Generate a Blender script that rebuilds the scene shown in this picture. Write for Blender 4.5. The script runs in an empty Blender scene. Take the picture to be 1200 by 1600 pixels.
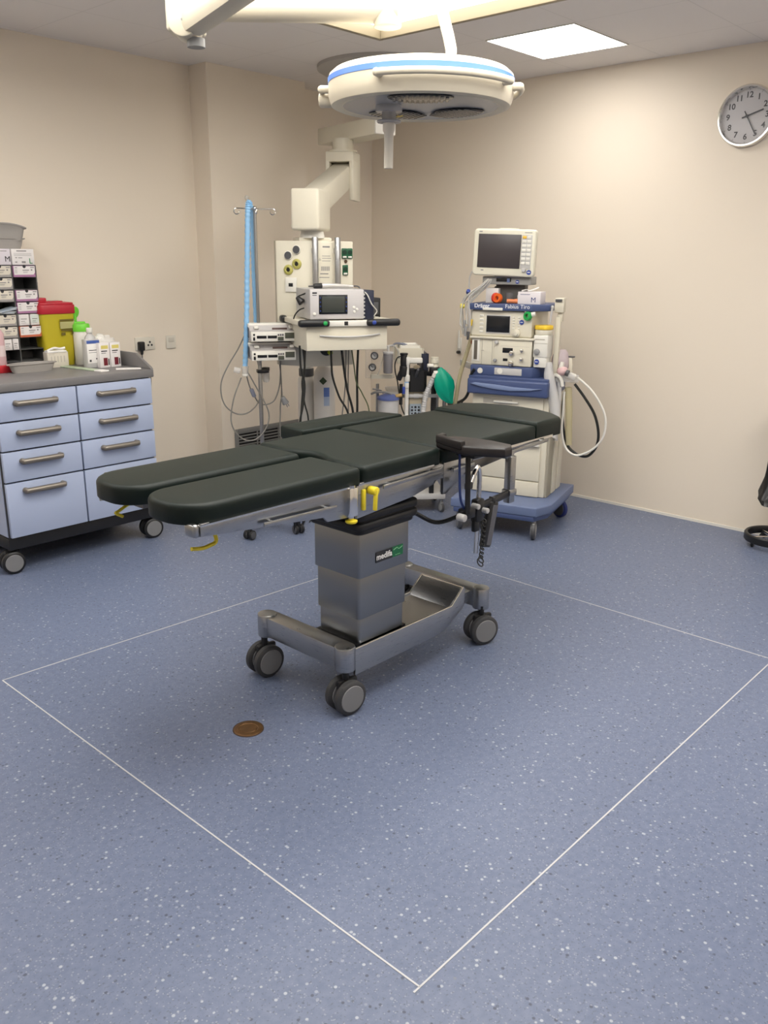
import bpy, bmesh, math, random
from mathutils import Vector, Matrix
random.seed(7)
S = bpy.context.scene
COL = S.collection
PI = math.pi
V = Vector

# ------------------------------------------------------------------ camera
EYE = V((0, 0, 1.65))
FPX = 1330.0
_pitch, _roll, _yaw = 0.28786, 0.0089138, 0.740164
_c, _s = math.cos, math.sin
FWD = V((_c(_yaw)*_c(_pitch), _s(_yaw)*_c(_pitch), -_s(_pitch)))
_r0 = V((_s(_yaw), -_c(_yaw), 0))
_u0 = _r0.cross(FWD)
RIGHT = _c(_roll)*_r0 + _s(_roll)*_u0
UP = -_s(_roll)*_r0 + _c(_roll)*_u0
cd = bpy.data.cameras.new('camera')
cd.sensor_fit = 'VERTICAL'; cd.sensor_height = 36; cd.lens = FPX/1600*36
cd.clip_start = .05
cam = bpy.data.objects.new('camera', cd); COL.objects.link(cam)
M3 = Matrix((RIGHT, UP, -FWD)).transposed()
cam.matrix_world = Matrix.Translation(EYE) @ M3.to_4x4()
S.camera = cam

# ------------------------------------------------------------------ light settings
S.view_settings.view_transform = 'Standard'
S.view_settings.look = 'None'
S.view_settings.gamma = 1
S.view_settings.use_curve_mapping = False
S.view_settings.exposure = 1.70
w = bpy.data.worlds.new('world'); S.world = w; w.use_nodes = True
w.node_tree.nodes['Background'].inputs[0].default_value = (.8, .85, 1, 1)
w.node_tree.nodes['Background'].inputs[1].default_value = 0.0
DIFFUSER_E = 2.15      # luminous airflow ceiling
PANEL_E = 4.3         # square ceiling panels

# ------------------------------------------------------------------ survey helpers (pixel of the photo + a real distance -> point)
def ray(px, py):
    return (FWD*FPX + RIGHT*(px-600) - UP*(py-800)).normalized()
def onz(px, py, z=0.):
    d = ray(px, py); return EYE + d*((z-EYE.z)/d.z)
def ony(px, py, y):
    d = ray(px, py); return EYE + d*(y/d.y)
def dep(px, py, D):
    d = ray(px, py); return EYE + d*(D/d.dot(FWD))

# ------------------------------------------------------------------ materials
MATS = {}
def mat(name, col, rough=.5, metal=0., bump=0., bscale=200., spec=.5, trans=0., ior=1.45, emis=None, estr=0., alpha=1., coat=0., var=0., vscale=8.):
    if name in MATS: return MATS[name]
    m = bpy.data.materials.new(name); m.use_nodes = True
    nt = m.node_tree; b = nt.nodes['Principled BSDF']
    b.inputs['Base Color'].default_value = (*col, 1)
    b.inputs['Roughness'].default_value = rough
    b.inputs['Metallic'].default_value = metal
    b.inputs['Specular IOR Level'].default_value = spec
    b.inputs['Transmission Weight'].default_value = trans
    b.inputs['IOR'].default_value = ior
    b.inputs['Alpha'].default_value = alpha
    b.inputs['Coat Weight'].default_value = coat
    if emis:
        b.inputs['Emission Color'].default_value = (*emis, 1)
        b.inputs['Emission Strength'].default_value = estr
    if bump or var:
        tc = nt.nodes.new('ShaderNodeTexCoord')
    if bump:
        n = nt.nodes.new('ShaderNodeTexNoise'); n.inputs['Scale'].default_value = bscale; n.inputs['Detail'].default_value = 3
        bp = nt.nodes.new('ShaderNodeBump'); bp.inputs['Strength'].default_value = bump; bp.inputs['Distance'].default_value = .002
        nt.links.new(tc.outputs['Object'], n.inputs['Vector'])
        nt.links.new(n.outputs['Fac'], bp.inputs['Height']); nt.links.new(bp.outputs['Normal'], b.inputs['Normal'])
    if var:
        n2 = nt.nodes.new('ShaderNodeTexNoise'); n2.inputs['Scale'].default_value = vscale; n2.inputs['Detail'].default_value = 4
        mr = nt.nodes.new('ShaderNodeMapRange'); mr.inputs['To Min'].default_value = 1-var; mr.inputs['To Max'].default_value = 1+var
        mx = nt.nodes.new('ShaderNodeVectorMath'); mx.operation = 'SCALE'; mx.inputs[0].default_value = col
        nt.links.new(tc.outputs['Object'], n2.inputs['Vector']); nt.links.new(n2.outputs['Fac'], mr.inputs['Value'])
        nt.links.new(mr.outputs['Result'], mx.inputs['Scale']); nt.links.new(mx.outputs['Vector'], b.inputs['Base Color'])
    MATS[name] = m; return m

def floor_mat():
    m = bpy.data.materials.new('floor_vinyl'); m.use_nodes = True; nt = m.node_tree; L = nt.links.new
    b = nt.nodes['Principled BSDF']; b.inputs['Roughness'].default_value = .42; b.inputs['Specular IOR Level'].default_value = .45
    g = nt.nodes.new('ShaderNodeNewGeometry')
    def noise(sc, det, rough=.5):
        n = nt.nodes.new('ShaderNodeTexNoise'); n.inputs['Scale'].default_value = sc; n.inputs['Detail'].default_value = det; n.inputs['Roughness'].default_value = rough
        L(g.outputs['Position'], n.inputs['Vector']); return n.outputs['Fac']
    def ramp(f, a, b_):
        r = nt.nodes.new('ShaderNodeMapRange'); r.inputs['From Min'].default_value = a; r.inputs['From Max'].default_value = b_
        L(f, r.inputs['Value']); return r.outputs['Result']
    def mix(f, a, b_):
        x = nt.nodes.new('ShaderNodeMix'); x.data_type = 'RGBA'
        L(f, x.inputs['Factor'])
        for i, v in ((6, a), (7, b_)):
            if isinstance(v, tuple): x.inputs[i].default_value = (*v, 1)
            else: L(v, x.inputs[i])
        return x.outputs[2]
    base = mix(ramp(noise(45, 3), .3, .7), (.119, .149, .236), (.153, .184, .277))
    base = mix(ramp(noise(130, 2), .60, .68), base, (.100, .118, .172))
    # flakes
    vo = nt.nodes.new('ShaderNodeTexVoronoi'); vo.inputs['Scale'].default_value = 75; L(g.outputs['Position'], vo.inputs['Vector'])
    wn = nt.nodes.new('ShaderNodeSeparateColor'); L(vo.outputs['Color'], wn.inputs['Color'])
    near = ramp(vo.outputs['Distance'], .40, .26)
    def mul(a, c):
        x = nt.nodes.new('ShaderNodeMath'); x.operation = 'MULTIPLY'; L(a, x.inputs[0])
        if isinstance(c, float): x.inputs[1].default_value = c
        else: L(c, x.inputs[1])
        return x.outputs[0]
    white = mul(near, ramp(wn.outputs['Red'], .90, .95))
    dark = mul(near, ramp(wn.outputs['Green'], .90, .94))
    base = mix(mul(dark, .75), base, (.045, .055, .085))
    base = mix(mul(white, .85), base, (.40, .43, .49))
    vo2 = nt.nodes.new('ShaderNodeTexVoronoi'); vo2.inputs['Scale'].default_value = 160; L(g.outputs['Position'], vo2.inputs['Vector'])
    wn2 = nt.nodes.new('ShaderNodeSeparateColor'); L(vo2.outputs['Color'], wn2.inputs['Color'])
    f2 = mul(ramp(vo2.outputs['Distance'], .45, .3), ramp(wn2.outputs['Red'], .8, .86))
    base = mix(mul(f2, .6), base, (.27, .295, .36))
    L(base, b.inputs['Base Color'])
    bp = nt.nodes.new('ShaderNodeBump'); bp.inputs['Strength'].default_value = .08; bp.inputs['Distance'].default_value = .002
    L(noise(60, 2), bp.inputs['Height']); L(bp.outputs['Normal'], b.inputs['Normal'])
    return m

def ceiling_mat():
    m = bpy.data.materials.new('ceiling_tile'); m.use_nodes = True; nt = m.node_tree; L = nt.links.new
    b = nt.nodes['Principled BSDF']; b.inputs['Roughness'].default_value = .8; b.inputs['Specular IOR Level'].default_value = .2
    g = nt.nodes.new('ShaderNodeNewGeometry')
    br = nt.nodes.new('ShaderNodeTexBrick'); br.offset = 0
    br.inputs['Scale'].default_value = 1; br.inputs['Brick Width'].default_value = .6; br.inputs['Row Height'].default_value = .6
    br.inputs['Mortar Size'].default_value = .003
    br.inputs['Color1'].default_value = (.82, .785, .765, 1); br.inputs['Color2'].default_value = (.82, .785, .765, 1)
    br.inputs['Mortar'].default_value = (.72, .69, .67, 1)
    mp = nt.nodes.new('ShaderNodeMapping'); mp.inputs['Location'].default_value = (-4.35+.0, -2.64, 0)
    L(g.outputs['Position'], mp.inputs['Vector']); L(mp.outputs['Vector'], br.inputs['Vector'])
    L(br.outputs['Color'], b.inputs['Base Color'])
    return m

def brushed(name, col, rough=.3, stretch=(1, 1, 60)):
    m = mat(name, col, rough, 1.0); nt = m.node_tree; b = nt.nodes['Principled BSDF']
    tc = nt.nodes.new('ShaderNodeTexCoord'); mp = nt.nodes.new('ShaderNodeMapping'); mp.inputs['Scale'].default_value = stretch
    n = nt.nodes.new('ShaderNodeTexNoise'); n.inputs['Scale'].default_value = 18; n.inputs['Detail'].default_value = 4
    mr = nt.nodes.new('ShaderNodeMapRange'); mr.inputs['To Min'].default_value = rough-.03; mr.inputs['To Max'].default_value = rough+.04
    nt.links.new(tc.outputs['Object'], mp.inputs['Vector']); nt.links.new(mp.outputs['Vector'], n.inputs['Vector'])
    nt.links.new(n.outputs['Fac'], mr.inputs['Value']); nt.links.new(mr.outputs['Result'], b.inputs['Roughness'])
    return m

def clear(name, col, mixf=.25, rough=.15):
    m = bpy.data.materials.new(name); m.use_nodes = True; nt = m.node_tree
    b = nt.nodes['Principled BSDF']; b.inputs['Base Color'].default_value = (*col, 1); b.inputs['Roughness'].default_value = rough
    t = nt.nodes.new('ShaderNodeBsdfTransparent'); t.inputs[0].default_value = (*[.5+.5*c for c in col], 1)
    x = nt.nodes.new('ShaderNodeMixShader'); x.inputs[0].default_value = mixf
    nt.links.new(t.outputs[0], x.inputs[1]); nt.links.new(b.outputs[0], x.inputs[2])
    nt.links.new(x.outputs[0], nt.nodes['Material Output'].inputs[0])
    MATS[name] = m; return m

WALL = mat('wall_paint', (.80, .715, .60), .6, bump=.04, bscale=300, spec=.3)
FLOOR = floor_mat(); CEIL = ceiling_mat()
WHITE = mat('white_plastic', (.72, .70, .64), .4)
CREAM = mat('cream_plastic', (.66, .62, .51), .42, var=.03)
CREAM2 = mat('cream_shade_and_lines', (.45, .42, .36), .5)  # darker cream: painted shade in the recess and gaps, also seam and label lines
PWHITE = mat('paper_white', (.80, .78, .76), .7)
LGREY = mat('light_grey_plastic', (.50, .49, .48), .4)
GREY = mat('grey_plastic', (.27, .27, .27), .45)
DGREY = mat('dark_grey_plastic', (.075, .075, .08), .45)
BLACK = mat('black_plastic', (.012, .012, .013), .4)
RUBBER = mat('grey_rubber', (.045, .045, .047), .6)
CASTER = mat('caster_cover', (.20, .20, .205), .45)
PAD = mat('pad_vinyl', (.0062, .0115, .0092), .44, bump=.25, bscale=350, spec=.28)
PADEDGE = mat('arm_board_vinyl', (.014, .0115, .012), .35, bump=.15, bscale=300)
STEEL = brushed('brushed_steel', (.40, .405, .41), .28)
STEELV = brushed('brushed_steel_column', (.27, .275, .28), .33, (60, 60, 1))
CHROME = mat('chrome', (.75, .74, .72), .12, 1.)
DSTEEL = mat('dark_steel', (.16, .155, .15), .35, 1.)
YELLOW = mat('yellow_plastic', (.72, .58, .03), .4)
BELLOW = mat('bellows_rubber', (.008, .008, .009), .5)
DRAWER = mat('drawer_blue', (.39, .45, .61), .4, bump=.02, bscale=500)
HANDLE = mat('handle_bronze_grey', (.23, .205, .175), .35, .6)
WTOP = mat('worktop_grey', (.175, .168, .168), .42, var=.05)
BLUE = mat('machine_blue', (.055, .080, .185), .4)
BLUEHI = mat('machine_blue_highlight', (.17, .22, .37), .35)
SCREEN = mat('screen_dark', (.045, .037, .040), .35, spec=.6)
SCREENB = mat('screen_black', (.010, .011, .013), .2)
BADGE = mat('badge_blue', (.03, .06, .30), .4)
GREEN = mat('green_plastic', (.02, .35, .08), .4)
DGREEN = mat('socket_green', (.004, .085, .035), .4)
LIME = mat('lime_plastic', (.17, .62, .05), .4)
ORANGE = mat('orange_plastic', (.80, .14, .02), .35)
RED = mat('red_plastic', (.42, .015, .03), .4)
BINY = mat('bin_yellow', (.48, .40, .02), .4)
HOSEB = mat('hose_light_blue', (.25, .48, .74), .35)
BRASS = mat('brass_old', (.16, .085, .035), .45, .7, var=.25, vscale=40)
TRAYG = mat('pulp_grey', (.33, .31, .29), .75, bump=.2, bscale=150)
CABLEG = mat('cable_grey', (.20, .19, .17), .45)
CABLEL = mat('cable_light', (.55, .53, .49), .45)
CABLEK = mat('cable_black', (.012, .013, .012), .4)
CABLEGR = mat('cable_green', (.10, .13, .05), .4)
MAGENTA = mat('box_magenta', (.42, .20, .36), .6)
BOXW = mat('box_white', (.74, .71, .70), .6)
BOXC = mat('box_cream', (.66, .61, .52), .6)
BOXG = mat('box_grey', (.36, .34, .33), .6)
BOXO = mat('box_orange', (.62, .16, .08), .6)
PINK = mat('pink_fluid', (.62, .40, .42), .35)
INK = mat('ink_black', (.02, .02, .025), .6)
INKG = mat('ink_grey', (.25, .24, .24), .6)
INKGR = mat('ink_green', (.02, .22, .06), .6)
INKB = mat('ink_blue', (.02, .04, .16), .6)
LAMPW = mat('lamp_white', (.66, .60, .48), .35)
LAMPB = mat('lamp_blue', (.13, .27, .72), .35)
LENS = mat('lamp_reflector', (.10, .105, .125), .12, .8)
LENSD = mat('lamp_reflector_dark', (.02, .022, .03), .15, .6)
LAMPU = mat('lamp_underside', (.42, .42, .43), .25)
TEAL = mat('bag_green', (.0, .30, .19), .35, bump=.5, bscale=30)
CYLW = mat('cylinder_white', (.62, .59, .54), .4)
CLEAR = clear('clear_plastic', (.85, .84, .82), .30)
FROST = clear('frosted_bag', (.80, .79, .78), .55, .35)
LILAC = clear('lilac_bag', (.72, .62, .66), .55, .35)
TUBEY = clear('yellow_tube', (.70, .64, .42), .45, .25)
GLASS = clear('thin_glass', (.9, .9, .9), .06, .02)
BAGK = mat('black_bag', (.010, .010, .011), .32, bump=.8, bscale=25)
EMIT_D = mat('diffuser_glow', (.9, .9, .86), .5, emis=(1., .965, .90), estr=DIFFUSER_E)
EMIT_P = mat('panel_glow', (.9, .9, .9), .5, emis=(1., .97, .93), estr=PANEL_E)
LINEW = mat('weld_line', (.52, .52, .53), .5)
DIALF = mat('clock_dial', (.60, .58, .59), .5)

# ------------------------------------------------------------------ mesh helpers
def catmull(pts, sub=6):
    P = [V(p) for p in pts]
    if len(P) < 3: return P
    out = []
    for i in range(len(P)-1):
        p0 = P[i-1] if i else P[0]*2-P[1]
        p1, p2 = P[i], P[i+1]
        p3 = P[i+2] if i+2 < len(P) else P[-1]*2-P[-2]
        for k in range(sub):
            t = k/sub
            out.append(.5*((2*p1)+(p2-p0)*t+(2*p0-5*p1+4*p2-p3)*t*t+(3*p1-p0-3*p2+p3)*t**3))
    out.append(P[-1]); return out

class MB:
    def __init__(s, w2l=None): s.v = []; s.f = []; s.fm = []; s.mi = 0; s.w2l = w2l
    def m(s, i): s.mi = i; return s
    def add(s, bm, mtx=None):
        o = len(s.v); bm.verts.ensure_lookup_table()
        for v in bm.verts: s.v.append(tuple(mtx @ v.co) if mtx else tuple(v.co))
        for f in bm.faces: s.f.append([o+v.index for v in f.verts]); s.fm.append(s.mi)
        bm.free(); return s
    def b(s, lo, hi, bev=0., seg=2, mtx=None):
        bm = bmesh.new(); bmesh.ops.create_cube(bm, size=1)
        lo, hi = V(lo), V(hi); c = (lo+hi)/2; d = hi-lo
        for v in bm.verts: v.co = V((c.x+v.co.x*d.x, c.y+v.co.y*d.y, c.z+v.co.z*d.z))
        if bev: 
            bev = min(bev, .49*min(abs(x) for x in d))
            bmesh.ops.bevel(bm, geom=bm.edges[:], offset=bev, segments=seg, profile=.5, affect='EDGES')
        bm.verts.index_update(); return s.add(bm, mtx)
    def bar(s, p0, p1, wd, ht, bev=0., up=(0, 0, 1)):
        p0, p1 = V(p0), V(p1); d = p1-p0; L = d.length; d.normalize()
        u = V(up); x = d.cross(u)
        if x.length < 1e-5: x = d.cross(V((1, 0, 0)))
        x.normalize(); z = x.cross(d)
        mt = Matrix((x, d, z)).transposed().to_4x4(); mt.translation = p0
        return s.b((-wd/2, 0, -ht/2), (wd/2, L, ht/2), bev, 2, mt)
    def prism(s, poly, z0, z1, bev=0., seg=2, mtx=None):
        bm = bmesh.new(); n = len(poly)
        a = [bm.verts.new((p[0], p[1], z0)) for p in poly]; t = [bm.verts.new((p[0], p[1], z1)) for p in poly]
        bm.faces.new(a[::-1]); bm.faces.new(t)
        for i in range(n): bm.faces.new((a[i], a[(i+1) % n], t[(i+1) % n], t[i]))
        bmesh.ops.recalc_face_normals(bm, faces=bm.faces[:])
        if bev:
            es = [e for e in bm.edges if abs(e.verts[0].co.z-e.verts[1].co.z) < 1e-7]
            bmesh.ops.bevel(bm, geom=es, offset=bev, segments=seg, profile=.5, affect='EDGES')
        bm.verts.index_update(); return s.add(bm, mtx)
    def xz(s, poly, y0, y1, bev=0.):        # outline in x,z extruded along y
        mt = Matrix(((1, 0, 0, 0), (0, 0, -1, 0), (0, 1, 0, 0), (0, 0, 0, 1)))
        return s.prism(poly, -y1, -y0, bev, 2, mt)
    def yz(s, poly, x0, x1, bev=0.):
        mt = Matrix(((0, 0, 1, 0), (1, 0, 0, 0), (0, 1, 0, 0), (0, 0, 0, 1)))
        return s.prism(poly, x0, x1, bev, 2, mt)
    def cyl(s, p0, p1, r0, r1=None, n=24, bev=0.):
        p0, p1 = V(p0), V(p1); d = p1-p0
        pr = [(0, 0), (r0, 0), (r1 if r1 is not None else r0, d.length), (0, d.length)]
        if bev:
            ra, rb = r0, (r1 if r1 is not None else r0)
            pr = [(0, 0), (ra-bev, 0), (ra-bev*.3, bev*.3), (ra, bev), (rb, d.length-bev), (rb-bev*.3, d.length-bev*.3), (rb-bev, d.length), (0, d.length)]
        return s.lathe(pr, p0, d, n)
    def lathe(s, prof, o=(0, 0, 0), axis=(0, 0, 1), n=24, sx=1., sy=1.):
        q = V((0, 0, 1)).rotation_difference(V(axis).normalized()).to_matrix().to_4x4(); q.translation = V(o)
        bm = bmesh.new(); rings = []
        for r, z in prof:
            if r < 1e-6: rings.append([bm.verts.new((0, 0, z))])
            else: rings.append([bm.verts.new((r*math.cos(2*PI*k/n)*sx, r*math.sin(2*PI*k/n)*sy, z)) for k in range(n)])
        for a, b_ in zip(rings, rings[1:]):
            for k in range(n):
                k2 = (k+1) % n
                if len(a) == 1 and len(b_) == 1: continue
                if len(a) == 1: bm.faces.new((a[0], b_[k2], b_[k]))
                elif len(b_) == 1: bm.faces.new((a[k], a[k2], b_[0]))
                else: bm.faces.new((a[k], a[k2], b_[k2], b_[k]))
        bmesh.ops.recalc_face_normals(bm, faces=bm.faces[:])
        bm.verts.index_update(); return s.add(bm, q)
    def tube(s, pts, r, n=8, sub=6, closed=False):
        P = catmull(pts, sub) if sub else [V(p) for p in pts]
        rr = r if callable(r) else (lambda t: r)
        bm = bmesh.new(); rings = []; N = len(P); up = None
        for i, p in enumerate(P):
            if closed: d = P[(i+1) % N]-P[i-1]
            else: d = P[min(i+1, N-1)]-P[max(i-1, 0)]
            if d.length < 1e-9: d = V((0, 0, 1))
            d.normalize()
            if up is None:
                up = d.orthogonal().normalized()
            else:
                up = up-d*up.dot(d)
                if up.length < 1e-6: up = d.orthogonal()
                up.normalize()
            x = d.cross(up); R_ = rr(i/max(1, N-1))
            rings.append([bm.verts.new(p+(up*math.cos(2*PI*k/n)+x*math.sin(2*PI*k/n))*R_) for k in range(n)])
        rng = range(N) if closed else range(N-1)
        for i in rng:
            a, b_ = rings[i], rings[(i+1) % N]
            for k in range(n): bm.faces.new((a[k], a[(k+1) % n], b_[(k+1) % n], b_[k]))
        if not closed: bm.faces.new(rings[0][::-1]); bm.faces.new(rings[-1])
        bmesh.ops.recalc_face_normals(bm, faces=bm.faces[:])
        bm.verts.index_update(); return s.add(bm)
    def sph(s, c, r, sc=(1, 1, 1), n=16):
        bm = bmesh.new(); bmesh.ops.create_uvsphere(bm, u_segments=n, v_segments=max(6, n//2), radius=r)
        for v in bm.verts: v.co = V((c[0]+v.co.x*sc[0], c[1]+v.co.y*sc[1], c[2]+v.co.z*sc[2]))
        bm.verts.index_update(); return s.add(bm)
    def text(s, txt, size, org, xd=(1, 0, 0), yd=(0, 0, 1), ex=.0006, align='CENTER', bold=0.):
        cu = bpy.data.curves.new('t', 'FONT'); cu.body = txt; cu.size = size; cu.align_x = align; cu.align_y = 'CENTER'; cu.extrude = ex; cu.offset = bold
        cu.resolution_u = 3
        ob = bpy.data.objects.new('t', cu); me = bpy.data.meshes.new_from_object(ob)
        x, y = V(xd).normalized(), V(yd).normalized(); z = x.cross(y)
        mt = Matrix((x, y, z)).transposed().to_4x4(); mt.translation = V(org)
        bm = bmesh.new(); bm.from_mesh(me); bm.verts.index_update(); s.add(bm, mt)
        bpy.data.objects.remove(ob); bpy.data.curves.remove(cu); bpy.data.meshes.remove(me); return s
    def mesh(s, name, mats):
        me = bpy.data.meshes.new(name)
        vs = [tuple(s.w2l(V(v))) for v in s.v] if s.w2l else s.v
        me.from_pydata(vs, [], s.f)
        for m in (mats if isinstance(mats, (list, tuple)) else [mats]): me.materials.append(m)
        me.polygons.foreach_set('material_index', s.fm)
        me.polygons.foreach_set('use_smooth', [True]*len(s.f))
        me.set_sharp_from_angle(angle=math.radians(38)); me.update()
        return me
    def build(s, name, mats, par, label=None, kind=None):
        o = bpy.data.objects.new(name, s.mesh(name, mats)); COL.objects.link(o)
        o.parent = par.e if isinstance(par, Thing) else par
        if label: o['label'] = label
        if kind: o['kind'] = kind
        return o

class Thing:
    def __init__(s, name, label, cat, o=(0, 0, 0), ang=0., group=None):
        s.o = V(o); a = math.radians(ang); s.x = V((_c(a), _s(a), 0)); s.y = V((-_s(a), _c(a), 0)); s.ang = a
        s.e = bpy.data.objects.new(name, None); COL.objects.link(s.e); s.e.empty_display_size = .1
        s.e.location = s.o; s.e.rotation_euler = (0, 0, a)
        tag(s.e, label, cat, group)
    def l(s, p): p = V(p)-s.o; return V((p.dot(s.x), p.dot(s.y), p.z))
    def W(s, p): return s.o+s.x*p[0]+s.y*p[1]+V((0, 0, p[2]))
    def at(s, px, py, d):      # photo pixel -> local point on the plane local y = d
        r = ray(px, py); t = ((s.o-EYE).dot(s.y)+d)/r.dot(s.y); return s.l(EYE+r*t)
    def mb(s): return MB()
    def wmb(s): return MB(s.l)
def tag(o, label, cat, group=None):
    o['label'] = label; o['category'] = cat
    if group: o['group'] = group
def solo(mb, name, mats, label, cat, o=(0, 0, 0), ang=0., group=None):
    ob = bpy.data.objects.new(name, mb.mesh(name, mats)); COL.objects.link(ob)
    ob.location = o; ob.rotation_euler = (0, 0, math.radians(ang)); tag(ob, label, cat, group); return ob
def struct(mb, name, mats):
    ob = bpy.data.objects.new(name, mb.mesh(name, mats)); COL.objects.link(ob); ob['kind'] = 'structure'; return ob
def dup(root, o, ang=None, label=None):
    r = root.copy(); COL.objects.link(r); r.location = o
    if ang is not None: r.rotation_euler = (0, 0, math.radians(ang))
    if label: r['label'] = label
    for ch in list(root.children):
        c = ch.copy(); COL.objects.link(c); c.parent = r
        for g in list(ch.children):
            d = g.copy(); COL.objects.link(d); d.parent = c
    return r
def rrect(x0, y0, x1, y1, r, n=6):
    """rounded rectangle outline; r = (bl, br, tr, tl) or one number"""
    if not isinstance(r, tuple): r = (r,)*4
    out = []
    for (cx, cy, a0, rr) in ((x0+r[0], y0+r[0], PI, r[0]), (x1-r[1], y0+r[1], 1.5*PI, r[1]), (x1-r[2], y1-r[2], 0, r[2]), (x0+r[3], y1-r[3], .5*PI, r[3])):
        if rr < 1e-6: out.append((cx, cy)); continue
        for k in range(n+1):
            a = a0+.5*PI*k/n; out.append((cx+rr*math.cos(a), cy+rr*math.sin(a)))
    return out

# ================================================================== SETTING
XR, YB, YC, ZC = 5.391, 5.09, 4.905, 2.85
X0, Y0 = -2.0, -2.2
struct(MB().b((X0-.1, Y0-.1, -.1), (XR+.1, YB+.1, 0)), 'floor', FLOOR)
cm = MB()
DX0, DX1, DY0, DY1, DZ = 1.12, 3.55, .86, 3.30, 2.72        # airflow ceiling, outer
LP = [(4.65, 2.94), (4.65, -.05), (4.65, -1.7), (1.15, 4.2), (-.05, 4.2), (-.6, 2.2), (.4, -.7), (2.1, -.6), (3.5, -.3)]
struct(cm.b((X0-.1, Y0-.1, ZC), (XR+.1, YB+.1, ZC+.1)), 'ceiling', CEIL)
struct(MB().b((XR, Y0-.1, 0), (XR+.1, YB+.1, ZC)), 'wall_right', WALL)
struct(MB().b((X0-.1, YB, 0), (XR, YB+.1, ZC)), 'wall_back', WALL)
struct(MB().b((X0-.1, Y0-.1, 0), (X0, YB, ZC)), 'wall_left', WALL)
struct(MB().b((X0, Y0-.1, 0), (XR, Y0, ZC)), 'wall_front', WALL)
struct(MB().b((3.648, YC, 0), (4.50, YB, ZC)), 'trim_1', WALL)
TRIMW = mat('trim_white', (.78, .75, .68), .5)
struct(MB().b((XR-.006, Y0, 0), (XR, YB, .018)), 'baseboard_right', TRIMW)
struct(MB().b((4.50, YB-.006, 0), (XR, YB, .018)).b((3.648, YC-.006, 0), (4.5, YC, .018)).b((X0, YB-.006, 0), (3.648, YB, .018)), 'baseboard_back', TRIMW)
# welded seams of the floor marking the airflow zone
lw, lz = .0025, .0012
N_, L_, R_, F_ = V((1.255, 1.018, 0)), V((1.26, 3.24, 0)), V((3.63, 1.018, 0)), V((3.655, 3.125, 0))
def seam(a, b, name):
    a, b = V(a), V(b); d = (b-a).normalized(); n = V((-d.y, d.x, 0))*lw
    m = MB(); m.prism([(a+n)[:2], (a-n)[:2], (b-n)[:2], (b+n)[:2]], 0, lz); struct(m, name, LINEW)
seam(N_, L_, 'trim_2'); seam(N_-V((.022, 0, 0)), R_, 'trim_3'); seam(L_, F_, 'trim_4'); seam(R_, F_, 'trim_5')

# luminous airflow ceiling
T = Thing('airflow_ceiling', 'large square glowing airflow diffuser with beige frame on the ceiling above the surgical lamp', 'ceiling light', ((DX0+DX1)/2, (DY0+DY1)/2, DZ))
m = T.wmb(); fw = .03
m.b((DX0, DY0, DZ), (DX1, DY0+fw, ZC), .004).b((DX0, DY1-fw, DZ), (DX1, DY1, ZC), .004)
m.b((DX0, DY0+fw, DZ), (DX0+fw, DY1-fw, ZC), .004).b((DX1-fw, DY0+fw, DZ), (DX1, DY1-fw, ZC), .004)
m.build('frame', mat('diffuser_frame', (.30, .25, .165), .5), T)
T.wmb().b((DX0+fw, DY0+fw, DZ+.055), (DX1-fw, DY1-fw, DZ+.075)).build('diffuser', EMIT_D, T)

# square ceiling panels: one seen, the rest unseen, some added to brighten the room
lab = ['square white glowing ceiling panel above the clock wall, beside the airflow diffuser',
       'square ceiling panel out of view along the right wall', 'unseen square ceiling panel at the near end of the right wall',
       'unseen square ceiling panel left of the airflow diffuser, added to brighten the left wall', 'unseen square ceiling panel in the far left corner, added to brighten the left wall', 'unseen square ceiling panel above the left side behind the viewer',
       'unseen square ceiling panel in the near left corner, added to brighten the floor', 'unseen square ceiling panel above the near wall, added to brighten the floor', 'unseen square ceiling panel at the near right, added to brighten the floor']
T = Thing('ceiling_panel', lab[0], 'ceiling light', (LP[0][0], LP[0][1], ZC), 0, 'square ceiling panels')
T.mb().b((-.295, -.28, -.004), (.295, .28, 0)).build('panel_light', EMIT_P, T)
m = T.mb(); q = .302
for (a, b) in (((-q, -.287), (q, -.28)), ((-q, .28), (q, .287)), ((-q, -.28), (-.295, .28)), ((.295, -.28), (q, .28))): m.b((*a, -.006), (*b, 0))
m.build('frame', WHITE, T)
for k in range(1, len(LP)): dup(T.e, (*LP[k], ZC), 0, lab[k])

# brass floor box
p = onz(388, 1139)
T = Thing('floor_socket', 'round old brass floor cover in front of the operating table', 'floor cover', (p.x, p.y, 0))
T.mb().lathe([(0, 0), (.053, 0), (.053, .002), (.050, .004), (.036, .004), (.034, .002), (.032, .002), (.030, .0045), (0, .0045)], n=40).build('cover', BRASS, T)
T.mb().lathe([(.0535, 0), (.057, 0), (.0565, .0022), (.0535, .0022)], n=40).build('rim', mat('brass_rim', (.10, .06, .04), .5, .5), T)

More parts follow.
